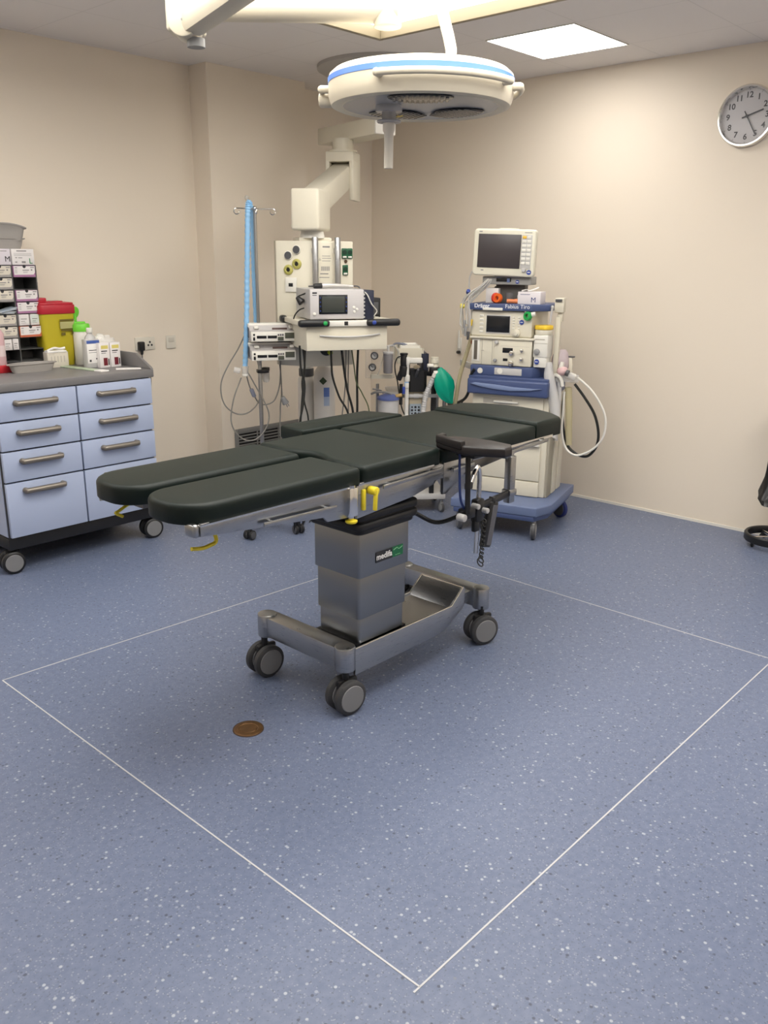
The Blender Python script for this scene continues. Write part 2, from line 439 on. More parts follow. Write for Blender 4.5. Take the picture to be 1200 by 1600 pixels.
# ================================================================== shared: castors
def caster(T, at, r, wdt, axis, mats=(RUBBER, CASTER), hood=BLACK, top=None, twin=True, sep=.0):
    """swivel castor touching the floor at `at` (local x,y); axis = wheel axle heading in degrees (local)"""
    a = math.radians(axis); ax = V((math.cos(a), math.sin(a), 0)); fd = V((-ax.y, ax.x, 0))
    c = V((at[0], at[1], r)); top = top or 2*r+.03
    m = T.mb()
    m.cyl((at[0], at[1], r*1.1), (at[0], at[1], top), .013 if r < .07 else .018, n=16)
    m.b((-.011, -r*.55, -r*.2), (.011, r*.75, r*.98), .008, 2, Matrix.Translation(c) @ Matrix.Rotation(a, 4, 'Z'))
    p = m.build('caster', hood, T)
    offs = (-1, 1) if twin else (0,)
    for o in offs:
        cc = c+ax*(o*(wdt*.5+.012)) if twin else c
        h = wdt/2; m = T.mb()
        m.lathe([(0, -h), (r*.72, -h), (r*.9, -h*.9), (r, -h*.55), (r, h*.55), (r*.9, h*.9), (r*.72, h), (0, h)], cc, ax, 32)
        m.m(1).lathe([(0, -h-.003), (r*.74, -h-.002), (r*.78, -h+.001)], cc, ax, 28).lathe([(0, h+.003), (r*.74, h+.002), (r*.78, h-.001)], cc, ax, 28)
        m.build('wheel', list(mats), p)
    return p

# ================================================================== OPERATING TABLE
T = Thing('operating_table', 'operating table with dark green-black padded sections on a wheeled steel column', 'operating table', (2.45, 2.297, 0))
cx0, cx1, cy0, cy1 = 2.127, 2.383, 2.066, 2.284
# base
m = T.wmb()
m.b((2.03, 2.075, .172), (2.105, 2.515, .256), .004)
m.cyl((2.058, 2.072, .165), (2.058, 2.072, .262), .040, bev=.006, n=32).cyl((2.058, 2.522, .165), (2.058, 2.522, .262), .040, bev=.006, n=32)
m.build('front_crossbar', STEEL, T)
m = T.wmb()
m.b((2.885, 2.075, .165), (2.95, 2.515, .248), .004)
m.cyl((2.917, 2.072, .155), (2.917, 2.072, .254), .037, bev=.006, n=32).cyl((2.917, 2.522, .155), (2.917, 2.522, .254), .037, bev=.006, n=32)
m.build('rear_crossbar', STEEL, T)
side = [(2.09, .115), (2.60, .115), (2.68, .126), (2.815, .20), (2.90, .20), (2.90, .244), (2.795, .270), (2.66, .222), (2.09, .222)]
side = [(2.09, .137), (2.561, .137), (2.642, .148), (2.76, .215), (2.765, .299), (2.754, .304), (2.677, .240), (2.09, .244)]
m = T.wmb()
m.xz(side, 2.048, 2.060, .002).xz(side, 2.276, 2.288, .002)
m.b((2.10, 2.055, .150), (2.665, 2.282, .234))
m.xz([(2.58, .150), (2.665, .234), (2.752, .300), (2.764, .300), (2.764, .20), (2.63, .150)], 2.058, 2.278)
m.b((2.76, 2.10, .19), (2.89, 2.26, .240))
m.build('base_tray', STEEL, T)
for yy_ in (2.052, 2.284):
    m = T.wmb(); m.tube([(2.095, yy_, .244), (2.677, yy_, .240), (2.754, yy_, .304)], .0035, 8, 0); m.build('bright_edge_strip', CHROME, T)  # added chrome line imitating the bright highlight along the tray edge
m = T.wmb(); m.tube([(2.756, 2.052, .303), (2.756, 2.284, .303)], .004, 8, 0); m.build('bright_edge_strip', CHROME, T)  # same added highlight line across the top of the sloped plate
m = T.wmb(); m.b((cx0-.012, cy0-.0, .230), (cx1+.012, cy1+.012, .246)); m.build('column_gasket', BLACK, T)
for i, (z0, z1, o) in enumerate(((.232, .347, 0), (.347, .515, .006), (.515, .695, .013))):
    T.wmb().prism(rrect(cx0-o, cy0-o, cx1+o, cy1+o, .012, 4), z0, z1, .002).build('column_section', STEELV, T)
m = T.wmb()                                                    # pleated bellows
for k in range(5):
    z = .688+.019*k; o = .030+.012*(k % 2)-.004*k*(k > 3)
    m.prism(rrect(cx0-o, cy0-o, cx1+o, cy1+o, .03, 5), z, z+.030, .010, 3)
m.prism(rrect(cx0-.01, cy0-.01, cx1+.01, cy1+.01, .02), .75, .81)
m.build('bellows', BELLOW, T)
# maker's plate
pl = [ony(*p, cy0-.014) for p in ((587, 870), (629, 860))]
zt = ony(587, 866, cy0-.014)
x0 = ony(587, 875, cy0-.014).x; x1 = ony(629, 862, cy0-.014).x; za = ony(587, 880, cy0-.014).z; zb = ony(587, 864, cy0-.014).z
xm = x0+(x1-x0)*.6; yy = cy0-.0145
p = T.wmb().m(0).b((x0, yy-.0012, za), (xm, yy+.001, zb)).m(1).b((xm, yy-.0012, za), (x1, yy+.001, zb)).build('name_plate', [INK, mat('plate_green', (.01, .13, .05), .4)], T)
m = T.wmb(); m.text('medifa', (xm-x0)*.36, ((x0+xm)/2, yy-.0014, (za+zb)/2), bold=.0006)
m.build('lettering', PWHITE, p)
m = T.wmb(); xe = (xm+x1)/2
m.tube([(xm+.006, yy-.0016, zb-.012), (xe-.005, yy-.0016, zb-.006), (xe+.006, yy-.0016, zb-.013), (x1-.004, yy-.0016, zb-.007)], .0012, 6)
m.text('best choice', .006, (xe, yy-.0014, za+.007)); m.build('emblem', mat('plate_green_light', (.25, .55, .3), .4), p)
# pads
PZ0, PZ1, PB = .893, .957, .024
def pad(poly, name='pad', z0=PZ0, z1=PZ1):
    m = T.wmb()
    bm = bmesh.new(); n = len(poly)
    a = [bm.verts.new((*p, z0)) for p in poly]; t = [bm.verts.new((*p, z1)) for p in poly]
    bm.faces.new(a[::-1]); bm.faces.new(t)
    for i in range(n): bm.faces.new((a[i], a[(i+1) % n], t[(i+1) % n], t[i]))
    bmesh.ops.recalc_face_normals(bm, faces=bm.faces[:])
    bmesh.ops.bevel(bm, geom=[e for e in bm.edges if e.verts[0].co.z > z1-1e-6 and e.verts[1].co.z > z1-1e-6], offset=PB*.8, segments=4, profile=.55, affect='EDGES')
    bmesh.ops.bevel(bm, geom=[e for e in bm.edges if e.verts[0].co.z < z0+1e-6 and e.verts[1].co.z < z0+1e-6], offset=.006, segments=2, profile=.5, affect='EDGES')
    bm.verts.index_update(); m.add(bm)
    return m.build(name, PAD, T)
YN, YF = 2.003, 2.588
pad(rrect(1.345, YN, 2.078, 2.268, (.12, .02, .02, .10), 8), 'leg_pad')
pad(rrect(1.345, 2.318, 2.078, YF, (.10, .02, .02, .12), 8), 'leg_pad')
sp = rrect(2.088, YN, 2.522, YF, (.02, .022, .022, .02), 4)
cut = [(2.088, 2.42), (2.10, 2.385), (2.122, 2.33), (2.128, 2.297), (2.122, 2.26), (2.10, 2.205), (2.088, 2.17)]
pad(sp+cut, 'seat_pad')
pad(rrect(2.534, YN, 3.185, YF, (.022, .012, .012, .022), 4), 'back_pad')
hd_ = [(3.187, YN)]+[(3.187+.20, YN)]+[(3.41, 2.02), (3.47, 2.10), (3.505, 2.20), (3.515, 2.297), (3.505, 2.40), (3.47, 2.50), (3.41, 2.572), (3.387, YF), (3.187, YF)]
pad(hd_, 'head_pad', PZ0-.004, PZ1+.012)
# side frames, near (0) and far (1)
for sd in (0, 1):
    def sy(a, b): return (a, b) if not sd else (4.594-b, 4.594-a)
    yb = sy(2.008, 2.020); yo = sum(sy(2.004, 2.008))/2
    m = T.wmb(); m.xz([(1.398, 0.901), (2.032, 0.901), (2.032, 0.785), (1.916, 0.792), (1.897, 0.811), (1.398, 0.860)], *yb, .003)
    ys = sy(2.008, 2.060)
    if not sd: m.b((1.374, ys[0], 0.858), (1.398, ys[1], 0.901), .010, 3)
    m.build('leg_frame', STEEL, T)
    m = T.wmb(); m.bar((1.393 if not sd else 1.46, yo, 0.896), (2.024, yo, 0.896), .012, .006); m.build('bright_edge_strip', CHROME, T)
    def rail(xa, za, xb, zb):
        yc = sum(sy(1.988, 1.994))/2; yi = sum(sy(2.006, 2.012))/2
        m = T.wmb(); m.bar((xa, yc, za), (xb, yc, zb), .006, .015, .002)
        for t in (.12, .88):
            px_, pz_ = xa+(xb-xa)*t, za+(zb-za)*t; m.cyl((px_, yi, pz_), (px_, yc, pz_), .007, n=12)
        m.build('side_rail', STEEL, T)
    rail(1.623, 0.851, 1.941, 0.844)
    # knee joint block and locking knob
    m = T.wmb(); jy = sy(1.990, 2.02); m.b((2.006, jy[0], 0.79), (2.047, jy[1], 0.895), .006); m.cyl((2.026, sum(jy)/2, 0.885), (2.026, sum(jy)/2, 0.903), .014, n=16)
    m.cyl((2.026, sum(jy)/2, 0.784), (2.026, sum(jy)/2, 0.792), .010, n=12)
    j = m.build('knee_joint', CHROME, T)
    T.wmb().lathe([(0, 0), (.018, 0), (.022, .004), (.022, .009), (.010, .012), (.009, .022), (0, .022)], (2.026, sum(jy)/2, 0.766), n=20).build('lock_knob', YELLOW, j)
    # seat frame
    m = T.wmb()
    m.xz([(2.058, 0.901), (2.498, 0.901), (2.542, 0.889), (2.542, 0.834), (2.488, 0.834), (2.478, 0.819), (2.356, 0.794), (2.058, 0.772)], *yb, .003)
    m.build('seat_frame', STEEL, T)
    m = T.wmb(); m.bar((2.058, yo, 0.896), (2.474, yo, 0.899), .012, .006); m.build('bright_edge_strip', CHROME, T)
    rail(2.175, 0.87, 2.503, 0.88)
    if not sd:
        m = T.wmb(); m.cyl((2.12, 2.008, 0.868), (2.12, 1.970, 0.868), .0155, bev=.004, n=20)
        m.bar((2.12, 1.976, 0.874), (2.112, 1.972, 0.799), .016, .010, .004)
        m.b((2.079, 1.998, 0.799), (2.095, 2.010, 0.876), .004)
        m.build('release_lever', YELLOW, T)
    # back frame
    m = T.wmb(); yb = sy(2.012, 2.026)
    m.xz([(2.547, 0.901), (2.738, 0.901), (2.738, 0.880), (2.674, 0.819), (2.566, 0.765), (2.547, 0.765)], *yb, .003)
    m.xz([(2.738, 0.901), (3.324, 0.901), (3.324, 0.880), (2.738, 0.870)], *yb, .002)
    m.build('back_frame', STEEL, T)
    m = T.wmb(); m.bar((2.738, yo+.002, 0.889), (3.324, yo+.002, 0.893), .010, .012); m.build('bright_edge_strip', CHROME, T)
    rail(2.581, 0.86, 2.718, 0.864); rail(2.953, 0.87, 3.266, 0.883)
    m = T.wmb(); yb = sy(2.035, 2.06); m.xz([(2.601, 0.819), (2.659, 0.863), (3.109, 0.874), (3.109, 0.848), (2.669, 0.809), (2.630, 0.785)], *yb, .003); m.build('support_arm', DSTEEL, T)
    # pull handles under the foot end
    yh = 2.115 if not sd else 2.50
    m = T.wmb()
    if not sd: m.tube([(1.50, yh, .870), ony(338, 843, yh), ony(326, 853, yh), ony(314, 857, yh), ony(299, 858, yh)], .0065, 8, 5)
    else: m.tube([V((1.56, yh, .870)), ony(203, 787, yh), ony(185, 799, yh), ony(181, 802, yh), ony(192, 807, yh)], .0055, 8, 5)
    m.build('pull_handle', YELLOW, T)
# under frame
m = T.wmb(); m.b((2.10, 2.05, .80), (2.55, 2.54, .889), .01); m.b((2.54, 2.08, .81), (2.64, 2.51, .889), .01)
m.b((1.42, 2.05, .874), (2.03, 2.24, .894)).b((1.42, 2.35, .874), (2.03, 2.54, .894)).b((2.64, 2.06, .872), (3.40, 2.53, .894))
m.build('under_frame', DSTEEL, T)
for (x, y, a) in ((2.047, 2.059, -98), (2.034, 2.516, -96), (2.90, 2.054, -112), (2.93, 2.52, -80)):
    caster(T, (x-2.45, y-2.297), .068, .034, a, (RUBBER, CASTER), BLACK, .175)
# power cable from the column
m = T.wmb(); m.tube([V((2.40, 2.16, .72)), ony(645, 800, 2.16), ony(680, 816, 2.10), ony(712, 808, 2.02), ony(732, 795, 1.955)], lambda t: .009, 8)
m.build('corrugated_cable', CABLEK, T)
T.wmb().tube([(2.40, 2.25, .75), (2.72, 2.42, .74), (2.95, 2.46, .76), (3.02, 2.45, .83)], .004, 6).build('earth_cable', CABLEGR, T)

# arm board clamped on the near side
A0 = V((2.56, 1.90, .70))
T = Thing('arm_board', 'dark brown-black arm board with raised lip clamped beside the operating table on a black post', 'arm board', (2.60, 1.93, .45))
bp = [(2.525, 2.035), (2.50, 1.95), (2.487, 1.873), (2.53, 1.79), (2.56, 1.738), (2.60, 1.735), (2.645, 1.768), (2.655, 1.86), (2.645, 1.95), (2.625, 2.01), (2.58, 2.045)][::-1]
m = T.wmb(); m.prism(bp, .952, .990, .010, 3)
m.prism([(2.484, 1.885), (2.497, 1.95), (2.524, 2.037), (2.575, 2.047), (2.57, 2.022), (2.543, 2.018), (2.522, 1.95), (2.510, 1.885)][::-1], .972, 1.006, .006, 3)
m.build('pad', PADEDGE, T)
m = T.wmb(); m.bar((2.575, 1.91, .70), (2.592, 1.93, .95), .018, .024, .004); m.b((2.565, 1.88, .925), (2.635, 1.97, .948), .004); m.bar((2.60, 1.94, .80), (2.64, 1.945, .80), .02, .03, .006); m.build('post', BLACK, T)
m = T.wmb(); m.tube([(2.632, 1.945, .80), (2.665, 1.945, .855), (2.688, 1.95, .862), (2.700, 1.95, .835), (2.700, 1.95, .76), (2.694, 1.95, .50)], .010, 12, 5); m.build('steel_rod', CHROME, T)
m = T.wmb(); m.bar((2.56, 1.93, .695), (2.95, 1.975, .70), .016, .030, .004)
m.b((2.57, 1.91, .675), (2.63, 1.955, .715), .006); m.build('clamp_bar', BLACK, T)
for (x, y, z, r_) in ((2.548, 1.90, .690, .015), (2.645, 1.905, .715, .011), (2.70, 1.90, .688, .011)):
    m = T.wmb(); m.cyl((x, y, z), (x, y+.035, z), r_, n=18, bev=.003); m.build('clamp_screw', LGREY, T)
m = T.wmb(); m.b((2.66, 1.925, .64), (2.71, 1.96, .735), .008); m.b((2.655, 1.93, .60), (2.69, 1.95, .65), .006); m.build('clamp_block', BLACK, T)
m = T.wmb(); m.b((2.945, 1.965, .655), (2.985, 2.0, .86), .006); m.b((2.94, 1.96, .69), (2.99, 2.005, .715), .003); m.b((2.935, 1.985, .848), (2.995, 2.046, .875), .004); m.build('rail_clamp', STEEL, T)
m = T.wmb(); m.tube([(2.565, 1.95, .95), (2.555, 1.94, .86), (2.56, 1.935, .76), (2.585, 1.93, .71)], .005, 8); m.build('lead', INKB, T)

# hand control hanging from the clamp bar
T = Thing('hand_control', 'black and grey cable remote hanging from the clamp bar beside the operating table', 'remote control', (2.80, 1.955, .45))
m = T.wmb(); mt = Matrix.Translation(T.l((2.775, 1.955, .60))) 
rot = Matrix.Rotation(math.radians(14), 4, 'Y') 
m = T.mb(); mt = Matrix.Translation(T.l((2.785, 1.955, .600))) @ rot
m.b((-.030, -.012, -.095), (.030, .012, .100), .008, 3, mt); m.build('handset', BLACK, T)
m = T.mb(); m.b((-.008, -.0135, -.085), (.026, -.0115, .085), .001, 1, mt); m.build('keypad', mat('keypad_grey', (.10, .10, .11), .4), T)
m = T.wmb(); m.bar((2.80, 1.955, .69), (2.81, 1.958, .715), .03, .01, .003); m.build('hanging_hook', BLACK, T)
pts = []
for k in range(150):
    t = k/149; a = t*2*PI*11
    b0, b1, b2 = V((2.715, 1.935, .66)), V((2.72, 1.93, .53)), V((2.70, 1.93, .455))
    c = b0*(1-t)**2+b1*2*t*(1-t)+b2*t*t
    R_ = .010 if .12 < t < .86 else .016
    pts.append(c+V((math.cos(a)*R_, math.sin(a)*R_*.6, math.sin(a)*R_*.7)))
T.wmb().tube(pts, .0028, 6, 0).build('coiled_cable', CABLEK, T)

# far arm pad
T = Thing('side_arm_pad', 'narrow dark padded arm rest along the far side of the operating table', 'arm rest', (2.66, 2.72, .955))
pa = [(2.37, 2.635), (2.80, 2.610), (2.98, 2.612), (2.965, 2.66), (2.915, 2.80), (2.42, 2.80), (2.385, 2.79)]
m = T.wmb(); m.prism(pa, .90, .960, .012, 3); m.build('pad', PAD, T)
m = T.wmb(); m.b((2.45, 2.66, .885), (2.85, 2.76, .902), .003); m.b((2.62, 2.555, .875), (2.66, 2.70, .890), .003); m.build('bracket', DSTEEL, T)

# ================================================================== SURGICAL LAMP over the table
lc = V((2.668, 2.270, 2.195)); RL = .345
T = Thing('surgical_lamp', 'round white surgical lamp head with blue rim stripe hanging over the operating table', 'surgical lamp', lc)
toC = math.degrees(math.atan2(-lc.y, -lc.x))        # heading towards the viewer's side of the room
T.mb().lathe([(.29, .006), (.318, 0), (.334, .006), (.341, .022), (RL, .040), (RL, .078)], n=72).lathe([(RL, .098), (.342, .108), (.325, .122), (.25, .138), (.10, .146), (0, .147)], n=72).build('housing', LAMPW, T)
T.mb().lathe([(RL, .078), (RL+.002, .079), (RL+.002, .097), (RL, .098)], n=72).build('stripe', LAMPB, T)
def lobe(a, r, s0, s1, n=20):
    ca, sa = math.cos(a), math.sin(a); out = []
    for k in range(n):
        t = 2*PI*k/n; u, v_ = s0*math.cos(t), s1*math.sin(t)*(1+.25*math.cos(t)); out.append((ca*(r+u)-sa*v_, sa*(r+u)+ca*v_))
    return out
T.mb().lathe([(.29, .006), (.27, .010), (0, .012)], n=64).build('glass_cover', LAMPU, T)
for hd3 in (0, 132, -153):
    a = math.radians(toC+hd3)
    m = T.mb(); m.prism(lobe(a, .185, .085, .115), .004, .0095, .002)
    p = m.build('reflector', LENSD, T)
    m = T.mb(); ca, sa = math.cos(a), math.sin(a)
    for q in range(-5, 6):
        o = V((ca*.185-sa*q*.019, sa*.185+ca*q*.019, .0035)); d = V((ca, sa, 0))*(.078*math.sqrt(1-(q/6.2)**2))
        m.bar(o-d, o+d, .011, .004, .001)
    m.build('facets', LENS, p)
a = math.radians(toC+205); T.mb().b((-.02, -.012, .001), (.02, .012, .006), .002, 2, Matrix.Translation((math.cos(a)*.20, math.sin(a)*.20, 0)) @ Matrix.Rotation(a, 4, 'Z')).build('warning_sticker', mat('sticker_yellow', (.7, .5, .08), .5), T)
# centre handle
ho = RIGHT*-.118; ho.z = 0
m = T.mb(); m.w2l = lambda v: v+ho
m.cyl((0, 0, -.012), (0, 0, .012), .050, n=40, bev=.004); m.cyl((0, 0, -.05), (0, 0, -.01), .026, n=28); m.lathe([(0, 0), (.044, 0), (.046, .004), (.044, .008), (0, .008)], (0, 0, -.048), n=32)
m.build('handle_socket', LAMPU, T)
hx = .0
m = T.mb(); m.w2l = lambda v: v+ho
m.lathe([(.012, -.205), (.017, -.209), (.0175, -.205), (.0175, -.085), (.023, -.075), (.023, -.05), (0, -.05)], n=28).lathe([(.012, -.205), (.012, -.195), (0, -.195)], n=28)
m.build('sterile_handle', mat('handle_ivory', (.70, .66, .58), .35), T)
# three grab rails round the rim
for k, (a0, a1) in enumerate(((-24, 58), (76, 158), (-168, -86))):
    m = T.mb(); pts = []
    for q in range(13):
        a = math.radians(toC+a0+(a1-a0)*q/12); pts.append((math.cos(a)*.372, math.sin(a)*.372, .062))
    m.tube(pts, .0125, 10, 2)
    for q in (0, 12):
        a = math.radians(toC+a0+(a1-a0)*q/12); d = V((math.cos(a), math.sin(a), 0)); m.cyl(d*.335+V((0, 0, .062)), d*.374+V((0, 0, .062)), .014, n=14)
        m.sph(d*.372+V((0, 0, .062)), .0135, n=12)
    m.build('grab_rail', LAMPW, T)
for a in (toC-94,):
    d = V((math.cos(math.radians(a)), math.sin(math.radians(a)), 0)); 
    m = T.mb(); m.cyl(d*.335+V((0, 0, .035)), d*.385+V((0, 0, .035)), .028, n=28, bev=.008); m.build('side_knob', LAMPW, T)
# stem
st0 = dep(704, 96, 3.22); st1 = dep(702, 62, 3.20); st2 = dep(692, 20, 3.16); st3 = dep(684, -30, 3.12)
m = T.wmb(); m.tube([lc+V((.09, -.03, .135)), st0+V((0, 0, .02)), st1, st2, st3, st3+V((0, 0, .10))], .0215, 14, 6); m.build('stem', LAMPW, T)
m = T.wmb(); m.cyl(lc+V((.09, -.03, .13)), lc+V((.09, -.03, .165)), .05, .035, n=28); m.build('stem_socket', LAMPW, T)

# second lamp arm
e0 = dep(622, 14, 2.9); e1 = dep(330, 10, 2.9); kn = dep(297, 16, 2.9); jt = dep(291, 38, 2.86)
T = Thing('lamp_boom', 'cream jointed boom with round elbow at the top left of the surgical lamp', 'lamp arm', (kn.x, kn.y, 2.38))
ax = (e1-e0).normalized(); side = ax.cross(V((0, 0, 1))).normalized()
m = T.wmb(); m.cyl(e0, e1+ax*.05, .046, n=28, bev=.004); m.cyl(e0+ax*.035-V((0, 0, .058)), e0+ax*.035+V((0, 0, .34)), .047, n=28, bev=.004)
m.build('horizontal_arm', LAMPW, T)
fr = (-FWD).copy(); fr.z = 0; fr.normalize()
m = T.wmb(); up = V((0, 0, 1))
base = Matrix((ax, side, up)).transposed().to_4x4(); base.translation = kn
m.prism(rrect(-.045, -.055, .075, .055, .02), -.075, .12, .012, 3, base); m.build('elbow_housing', LAMPW, T)
ra = (jt-kn); sgn = 1 if side.dot(-FWD) > 0 else -1
m = T.wmb(); m.cyl(jt-side*sgn*.05, jt+side*sgn*.062, .050, n=36, bev=.005); el = m.build('elbow_joint', LAMPW, T)
m = T.wmb(); m.cyl(jt+side*sgn*.0615, jt+side*sgn*.064, .004, n=12); m.build('screw', GREY, el)
a1 = dep(345, 0, 2.78); a2 = dep(430, -60, 2.55)
d = (a2-a1).normalized()
m = T.wmb(); m.bar(jt+d*.02, jt+d*.75, .085, .095, .025); m.build('spring_arm', LAMPW, T)
m = T.wmb(); q = jt+d*.77; m.cyl(q-V((0, 0, .07)), q+V((0, 0, .07)), .055, n=28, bev=.008); m.build('end_joint', LAMPW, T)
m = T.wmb(); q = jt-V((0, 0, .058))+ (-ax)*.03; m.cyl(q-V((0, 0, .012)), q+V((0, 0, .015)), .03, n=20); m.build('stop_cap', GREY, el)
# their common ceiling mount
p = e0+ax*.035
T = Thing('lamp_ceiling_mount', 'cream ceiling post carrying the lamp arms through the glowing diffuser', 'ceiling mount', (p.x, p.y, 2.55))
m = MB(T.l)
m.cyl((p.x, p.y, e0.z+.341), (p.x, p.y, ZC), .065, n=28)
m.build('post', LAMPW, T)

# ================================================================== EQUIPMENT PENDANT
T = Thing('ceiling_pendant', 'cream ceiling-hung equipment pendant with sockets and steel rails behind the table', 'equipment pendant', (3.265, 3.624, 1.0), -28)
KO = T
def K(x, y, z): return T.W((x, y, z-1.0))
class Sub: pass
def kb(): return MB(lambda v: V((v[0], v[1], v[2]-1.0)))      # local x,y with heights above the floor
fc = V((4.50, 4.15, 0))
m = T.wmb(); m.lathe([(0, 0), (.41, 0), (.43, .010), (.43, .03), (0, .03)], (fc.x, fc.y, ZC-.03), n=64); m.cyl((fc.x, fc.y, 2.52), (fc.x, fc.y, ZC-.05), .10, n=32)
m.build('ceiling_flange', mat('flange_grey', (.44, .42, .40), .5), T)
hz = V((4.43, 4.42, 0))
e_near = dep(601, 200, 5.42); e_far = dep(512, 214, 5.95)
ad = (e_far-e_near); ad.z = 0; ad.normalize()
za = 2.465
m = T.wmb(); m.bar(V((e_near.x, e_near.y, za)), V((e_far.x, e_far.y, za)), .165, .105, .008); m.build('upper_arm', CREAM, T)
m = T.wmb(); m.bar(V((e_near.x, e_near.y, za))-ad*.012, V((e_near.x, e_near.y, za))+ad*.002, .158, .098, .006); m.build('end_cap', WHITE, T)
hj = dep(536, 262, 5.72)
m = T.wmb(); m.cyl((hj.x, hj.y, 2.335), (hj.x, hj.y, 2.42), .07, n=32); m.lathe([(.07, 0), (.095, .0), (.095, .012), (.07, .012)], (hj.x, hj.y, 2.335), n=40); m.build('swivel_joint', CREAM, T)
bx = T.W((.180, .46, .92)); dirn = V((hj.x-bx.x, hj.y-bx.y, 0)).normalized(); sd = V((dirn.y, -dirn.x, 0))
mtx = Matrix((sd, dirn, V((0, 0, 1)))).transposed().to_4x4(); mtx.translation = (hj.x, hj.y, 0)
m = T.wmb(); m.b((-.095, -.10, 2.27), (.095, .10, 2.335), .008, 2, mtx); m.b((.066, -.10, 2.03), (.095, .10, 2.28), .006, 2, mtx); m.b((-.095, -.10, 2.10), (-.070, .10, 2.28), .006, 2, mtx); m.build('fork_housing', CREAM, T)
m = T.wmb(); m.bar(V((hj.x, hj.y, 2.215))+dirn*.06, V((bx.x, bx.y, 1.955)), .135, .145, .014); m.build('spring_arm', CREAM, T)
hm = mtx.copy(); hm.translation = T.W((.181, .43, 0)); hm.translation.z = 0
m = T.wmb(); m.b((-.085, -.13, 1.812), (.085, .13, 2.042), .016, 3, hm); m.build('arm_head', CREAM, T)
m = kb(); m.cyl((.19, .44, 1.77), (.19, .44, 1.815), .075, .065, n=36); m.build('swivel_neck', WHITE, T)
# column: faceted body with sockets
foot = [(.150, .36), (.330, .36), (.430, .40), (.430, .60), (.02, .60), (-.02, .545), (-.02, .50)]
m = kb(); m.prism(foot, 1.02, 1.755, .004); m.b((.10, .40, 1.745), (.30, .56, 1.775), .008); m.build('column', CREAM, T)
m = kb(); m.b((.198, .352, 1.40), (.285, .361, 1.745), .002); pnl = m.build('label_panel', CREAM, T)
m = kb(); yy = .3512
m.b((.228, yy-.0004, 1.717), (.272, yy+.001, 1.726))

for k, (wd, zz) in enumerate(((.05, 1.668), (.055, 1.655), (.05, 1.640))): m.b((.225, yy-.0004, zz), (.225+wd, yy+.001, zz+.003))
for k in range(9): m.b((.218+.006*k, yy-.0004, 1.585), (.218+.006*k+.0035, yy+.001, 1.610))
m.b((.212, yy-.0004, 1.565), (.262, yy+.001, 1.571)); m.b((.206, yy-.0004, 1.545), (.268, yy+.001, 1.549))
m.tube([(.205, yy, 1.645), (.217, yy, 1.645), (.211, yy, 1.657), (.205, yy, 1.645)], .0010, 5, 0)
m.build('label_print', INKG, pnl)
for x in (.176, .313):
    m = kb(); m.cyl((x, .325, 1.20), (x, .325, 1.775), .018, n=24, bev=.003)
    for z in (1.25, 1.70): m.b((x-.014, .325, z-.015), (x+.014, .37, z+.015), .003)
    m.build('steel_rail', STEEL, T)
# left chamfer face: gas and equipotential sockets
fa, fb = V((-.02, .50, 0)), V((.150, .36, 0)); fd = (fb-fa).normalized(); fn = V((fd.y, -fd.x, 0))
def FL(u, z, o=0.): q = fa+fd*u+fn*o; return V((q.x, q.y, z))
FLL = (fb-fa).length
def face_pt(px, py):   # photo pixel on that chamfer
    o = T.W((fa.x, fa.y, 0)); nw = T.x*fn.x+T.y*fn.y; r = ray(px, py); t = (o-EYE).dot(nw)/r.dot(nw); p = T.l(EYE+r*t); return p.z+1.0, (V((p.x, p.y, 0))-fa).dot(fd)
for px, py in ((464, 390), (451, 399)):
    z, u = face_pt(px, py); m = kb(); m.cyl(FL(u, z), FL(u, z, .010), .026, n=28, bev=.003); s_ = m.build('gas_outlet', WHITE, T)
    m = kb(); m.cyl(FL(u, z, .008), FL(u, z, .013), .022, n=28); m.build('face', DGREY, s_)
for px, py in ((464, 412.5), (451, 421.5)):
    z, u = face_pt(px, py); m = kb(); m.lathe([(.012, 0), (.030, 0), (.029, .008), (.016, .014), (.012, .008)], FL(u, z), fn, 28); s_ = m.build('gas_outlet', mat('outlet_yellow', (.42, .39, .11), .4), T)
    m = kb(); m.cyl(FL(u, z), FL(u, z, .007), .013, n=20); m.build('face', BLACK, s_)
z, u = face_pt(455.5, 445)
mtf = Matrix((fd, -fn, V((0, 0, 1)))).transposed().to_4x4(); mtf.translation = FL(u, z-1.0)
def fbx(lo, hi, bev=0): m = MB(); m.b(lo, hi, bev, 2, mtf); return m
s_ = fbx((-.038, -.010, -.042), (.038, .0, .042), .004).build('data_socket', WHITE, T)
fbx((-.014, -.012, -.010), (.014, -.008, .010), .001).build('port', BLACK, s_)
# right face: green sockets
def gsock(x0, x1, z0, z1, y):
    m = kb(); m.b((x0, y-.012, z0), (x1, y+.01, z1), .004); g = m.build('power_socket', DGREEN, T)
    m = kb(); m.cyl(((x0+x1)/2, y-.013, (z0+z1)/2+.006), ((x0+x1)/2, y-.010, (z0+z1)/2+.006), .014, n=20); m.build('socket_well', mat('well_green', (.002, .03, .014), .4), g)
    m = kb(); m.b((x0+.006, y-.0145, z0+.004), (x1-.006, y-.011, z0+.014), .001); m.build('cover_lip', WHITE, g)
zt = lambda py: T.at(540, py, .385).z+1.0
gsock(.350, .385, zt(404), zt(388), .374); gsock(.388, .423, zt(404), zt(388), .390)
gsock(.356, .391, zt(430), zt(414), .378)
m = kb(); m.cyl((.378, .372, zt(408.5)), (.378, .39, zt(408.5)), .010, n=16); m.build('earth_pin', mat('pin_brown', (.08, .05, .03), .4, .5), T)
